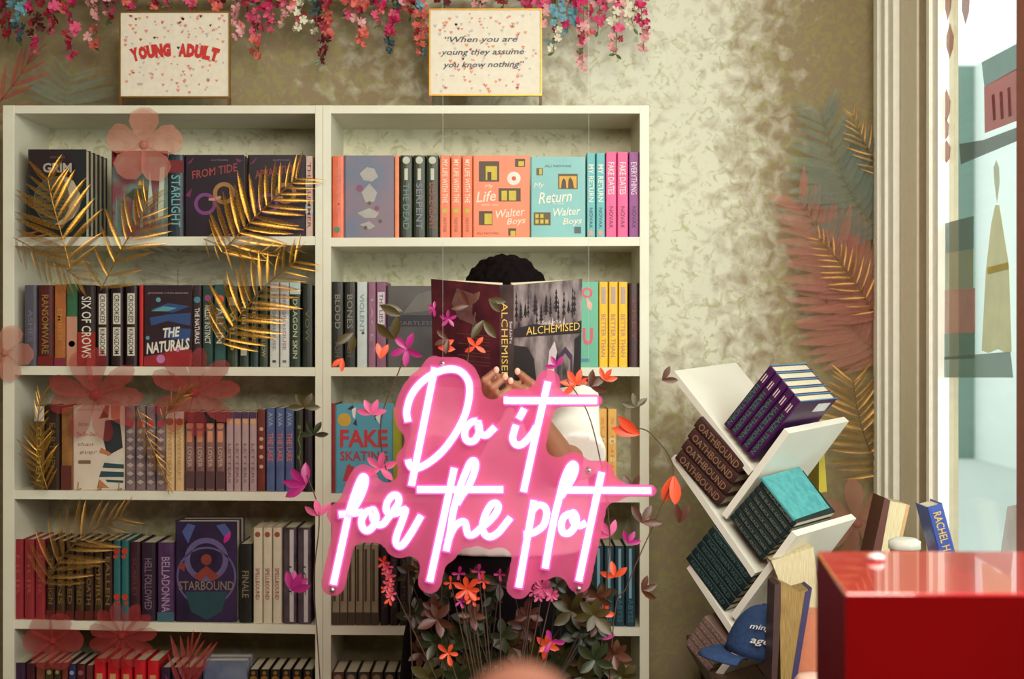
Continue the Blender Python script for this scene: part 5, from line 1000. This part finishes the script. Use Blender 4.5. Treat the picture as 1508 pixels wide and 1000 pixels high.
# ------------------------------------------------------------------ red box on its pedestal, foreground
RX0, RXF, YB, YF = .348, .318, -1.87, -2.14
ztop = CAMZ - 312 * 1.63 / F
pd = thing('pedestal', 'dark pedestal below the red box', 'table', (.62, -2.0, 0)); box('column', (-.28, -.11, 0), (.28, .11, .86), mat((60, 40, 34), .6), pd, .004); box('top', (-.34, -.16, .86), (.34, .16, .88), mat((60, 40, 34), .6), pd, .004)
rb = thing('red_box', 'glossy red box with pale reflective lid in the foreground', 'box', (RX0, YB, .88))
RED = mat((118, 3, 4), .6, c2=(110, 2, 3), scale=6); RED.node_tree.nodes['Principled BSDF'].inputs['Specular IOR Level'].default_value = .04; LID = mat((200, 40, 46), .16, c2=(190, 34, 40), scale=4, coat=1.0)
b0 = Vector((RX0, YB, .88)); zt = ztop - .88
q = [Vector((RX0, YB, 0)), Vector((RX0 + .50, YB, 0)), Vector((RX0 + .50, YF, 0)), Vector((RXF, YF, 0))]
vb = [p - Vector((RX0, YB, 0)) for p in q] + [p - Vector((RX0, YB, 0)) + Vector((0, 0, zt - .004)) for p in q]
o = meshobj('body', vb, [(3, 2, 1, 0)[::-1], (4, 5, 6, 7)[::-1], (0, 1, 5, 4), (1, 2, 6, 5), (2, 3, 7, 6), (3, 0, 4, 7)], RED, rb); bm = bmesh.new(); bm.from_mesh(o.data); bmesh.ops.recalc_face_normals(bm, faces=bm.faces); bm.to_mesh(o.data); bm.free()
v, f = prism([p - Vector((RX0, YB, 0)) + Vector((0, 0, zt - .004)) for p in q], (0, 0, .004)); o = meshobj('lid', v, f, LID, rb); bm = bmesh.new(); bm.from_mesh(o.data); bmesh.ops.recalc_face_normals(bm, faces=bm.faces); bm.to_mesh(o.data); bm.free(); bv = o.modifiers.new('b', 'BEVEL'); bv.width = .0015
V, Fc = [], []; pc = (1290 - 754) / F * 1.56; blob(V, Fc, (0, 0, .004), (.010, .010, .005), n=8); o = meshobj('clip', V, Fc, mat((235, 225, 225), .2, .3), None, True); o.location = (pc, -CAMD + 1.56, ztop + .0); tag(o, 'small pale clip lying on the red box lid', 'clip')

# ------------------------------------------------------------------ things on the window sill
def sillbook(label, px, Y, t, m, **k): return slab(label, px, Y, t, m, **k)
SZ = .88
def sbook(label, xb, yt, ang, Y, t, w, h, m, spine=None, rotz=0):
    p = P(xb, 500, Y); M = Matrix.Translation((p.x, Y, SZ + abs(math.sin(math.radians(ang))) * t * (1 if ang < 0 else 0))) @ Matrix.Rotation(math.radians(rotz), 4, 'Z') @ Matrix.Rotation(math.radians(ang), 4, 'Y')
    return book(t, h, w, m, M, label, 'books standing on the window sill', spine, None, True)
sbook('blue hardcover with gold lettering on the window sill', 1407, 745, -15, -.62, .033, .08, .225, mat((64, 88, 168), .4, c2=(50, 72, 150), scale=10), [('t', 'RACHEL HAWKINS', (214, 180, 90), .28, .94, .5)], 0)
slab('cream paged book leaning right on the sill beside the trim', [(1287, 873), (1311, 738), (1336, 743), (1306, 873)], -.28, .10, CRM, [([(1272, 873), (1303, 733), (1311, 737), (1287, 873)], mat((96, 50, 40), .5)), ([(1306, 873), (1336, 743), (1340, 744), (1311, 873)], mat((206, 160, 110), .5))])
cup = thing('cup', 'white and coral round tub on the sill', 'cup', (P(1332, 500, -.45).x, -.45, SZ)); s = 3.25 / F
v, f = tube([(0, 0, 0), (0, 0, .10), (0, 0, .118)], [.022, .030, .031], 24); meshobj('body', v, f, mat((226, 120, 96), .4), cup, True)
v, f = tube([(0, 0, .118), (0, 0, .134), (0, 0, .140)], [.034, .034, .024], 24); meshobj('lid', v, f, mat((240, 236, 226), .4), cup, True)
we = thing('wire_easel', 'gold wire easel loops beside the blue hardcover', 'stand', (P(1379, 500, -.50).x, -.50, SZ))
for dx in (-.012, .012):
    v, f = tube(smooth_line([(dx - .012, 0, 0), (dx - .012, 0, .08), (dx - .004, 0, .122), (dx + .004, 0, .122), (dx + .012, 0, .08), (dx + .012, 0, 0)], 5), .0016, 6); meshobj('loop', v, f, ES, we, True)
# painted and stuck shapes on the glass: everything flat on the pane
GXP = XR + .005
def gp_(px, py): d = GXP * F / (px - 754); return Vector((GXP, d - CAMD, CAMZ + (500 - py) * d / F))
def decal(name, label, pieces, group='window art on the glass'):
    o0 = gp_(*pieces[0][0][0]); t = thing(name, label, 'decal', o0, group)
    for k, (pts, c, a) in enumerate(pieces):
        v, f = prism([gp_(*q) - o0 + Vector((-.0006 * k, 0, 0)) for q in pts], (-.0006, 0, 0)); meshobj('painted_shape', v, f, mat(c, .6, scale=20, alpha=a * (.72 if a < 1 else 1)), t)
decal('window_painting', 'painted teal and red books on a dark shelf line, upper pane', [([(1446, 92), (1503, 62), (1503, 100), (1450, 128)], (120, 168, 164), .8), ([(1450, 128), (1503, 98), (1503, 176), (1451, 196)], (214, 66, 50), .85), ([(1414, 212), (1450, 206), (1503, 186), (1503, 206), (1416, 242)], (92, 104, 92), .8), ([(1462, 140), (1466, 138), (1468, 176), (1464, 178)], (150, 40, 40), .9), ([(1474, 136), (1478, 134), (1480, 174), (1476, 176)], (150, 40, 40), .9), ([(1486, 130), (1490, 128), (1492, 170), (1488, 172)], (150, 40, 40), .9)])
decal('window_painting', 'painted stack of green, olive and red books low on the pane', [([(1388, 330), (1434, 318), (1434, 366), (1388, 374)], (104, 124, 108), .8), ([(1388, 374), (1434, 366), (1434, 424), (1388, 428)], (150, 144, 92), .7), ([(1388, 428), (1437, 424), (1437, 490), (1388, 492)], (190, 112, 92), .75), ([(1388, 492), (1437, 490), (1437, 528), (1388, 530)], (96, 128, 108), .8), ([(1386, 526), (1490, 518), (1494, 556), (1386, 556)], (112, 142, 122), .75)])
decal('window_painting', 'painted figure in a long yellow dress on the glass', [([(1466, 302), (1472, 302), (1486, 390), (1490, 518), (1482, 520), (1470, 514), (1456, 520), (1446, 516), (1452, 400), (1460, 330)], (232, 224, 150), .75), ([(1464, 246), (1468, 236), (1472, 246), (1473, 268), (1469, 300), (1465, 268)], (214, 216, 170), .7), ([(1455, 394), (1486, 386), (1487, 396), (1456, 404)], (220, 196, 60), .8)])
for k, (x, y0, y1) in enumerate(((1396, -30, 30), (1399, 34, 86), (1394, 130, 180), (1392, 172, 206), (1394, 206, 240), (1422, -20, 36))):
    m_ = (y0 + y1) / 2; decal('leaf_decal', f'coral leaf sticker on the window glass, {["topmost", "second from top", "third from top", "fourth from top", "lowest", "right of the topmost"][k]}', [([(x, y0), (x + 6, m_ - 6), (x + 5, m_ + 10), (x, y1), (x - 5, m_ + 8), (x - 5, m_ - 6)], (196, 110, 88), .8)], 'coral leaf stickers on the glass')
decal('paper_notice', 'white paper stuck at the lower corner of the pane', [([(1484, 746), (1503, 742), (1503, 868), (1470, 840)], (244, 244, 240), 1.0)])

kn = thing('post', 'out of focus peach round shape on an added post at bottom centre', 'post', ((766 - 754) / F * .62, -CAMD + .62, 0)); zk = CAMZ - 545 * .62 / F  # unidentified blurred foreground shape; the stand under it is added
v, f = tube([(0, 0, 0), (0, 0, .02), (0, 0, .03), (0, 0, zk - .01)], [.07, .07, .012, .012], 20); meshobj('added_pole', v, f, mat((90, 60, 50), .5), kn, True)
V, Fc = [], []; blob(V, Fc, (0, 0, zk), (.024, .022, .020), n=10); meshobj('lump', V, Fc, mat((150, 92, 72), .7), kn, True)
# flat print made of many small marks counts as one printed layer
for o in bpy.data.objects:
    if o.type == 'MESH' and o.name.split('.')[0] in ('cover_print', 'spine_print', 'heart_print', 'blurb', 'bar_code'): o['kind'] = 'stuff'
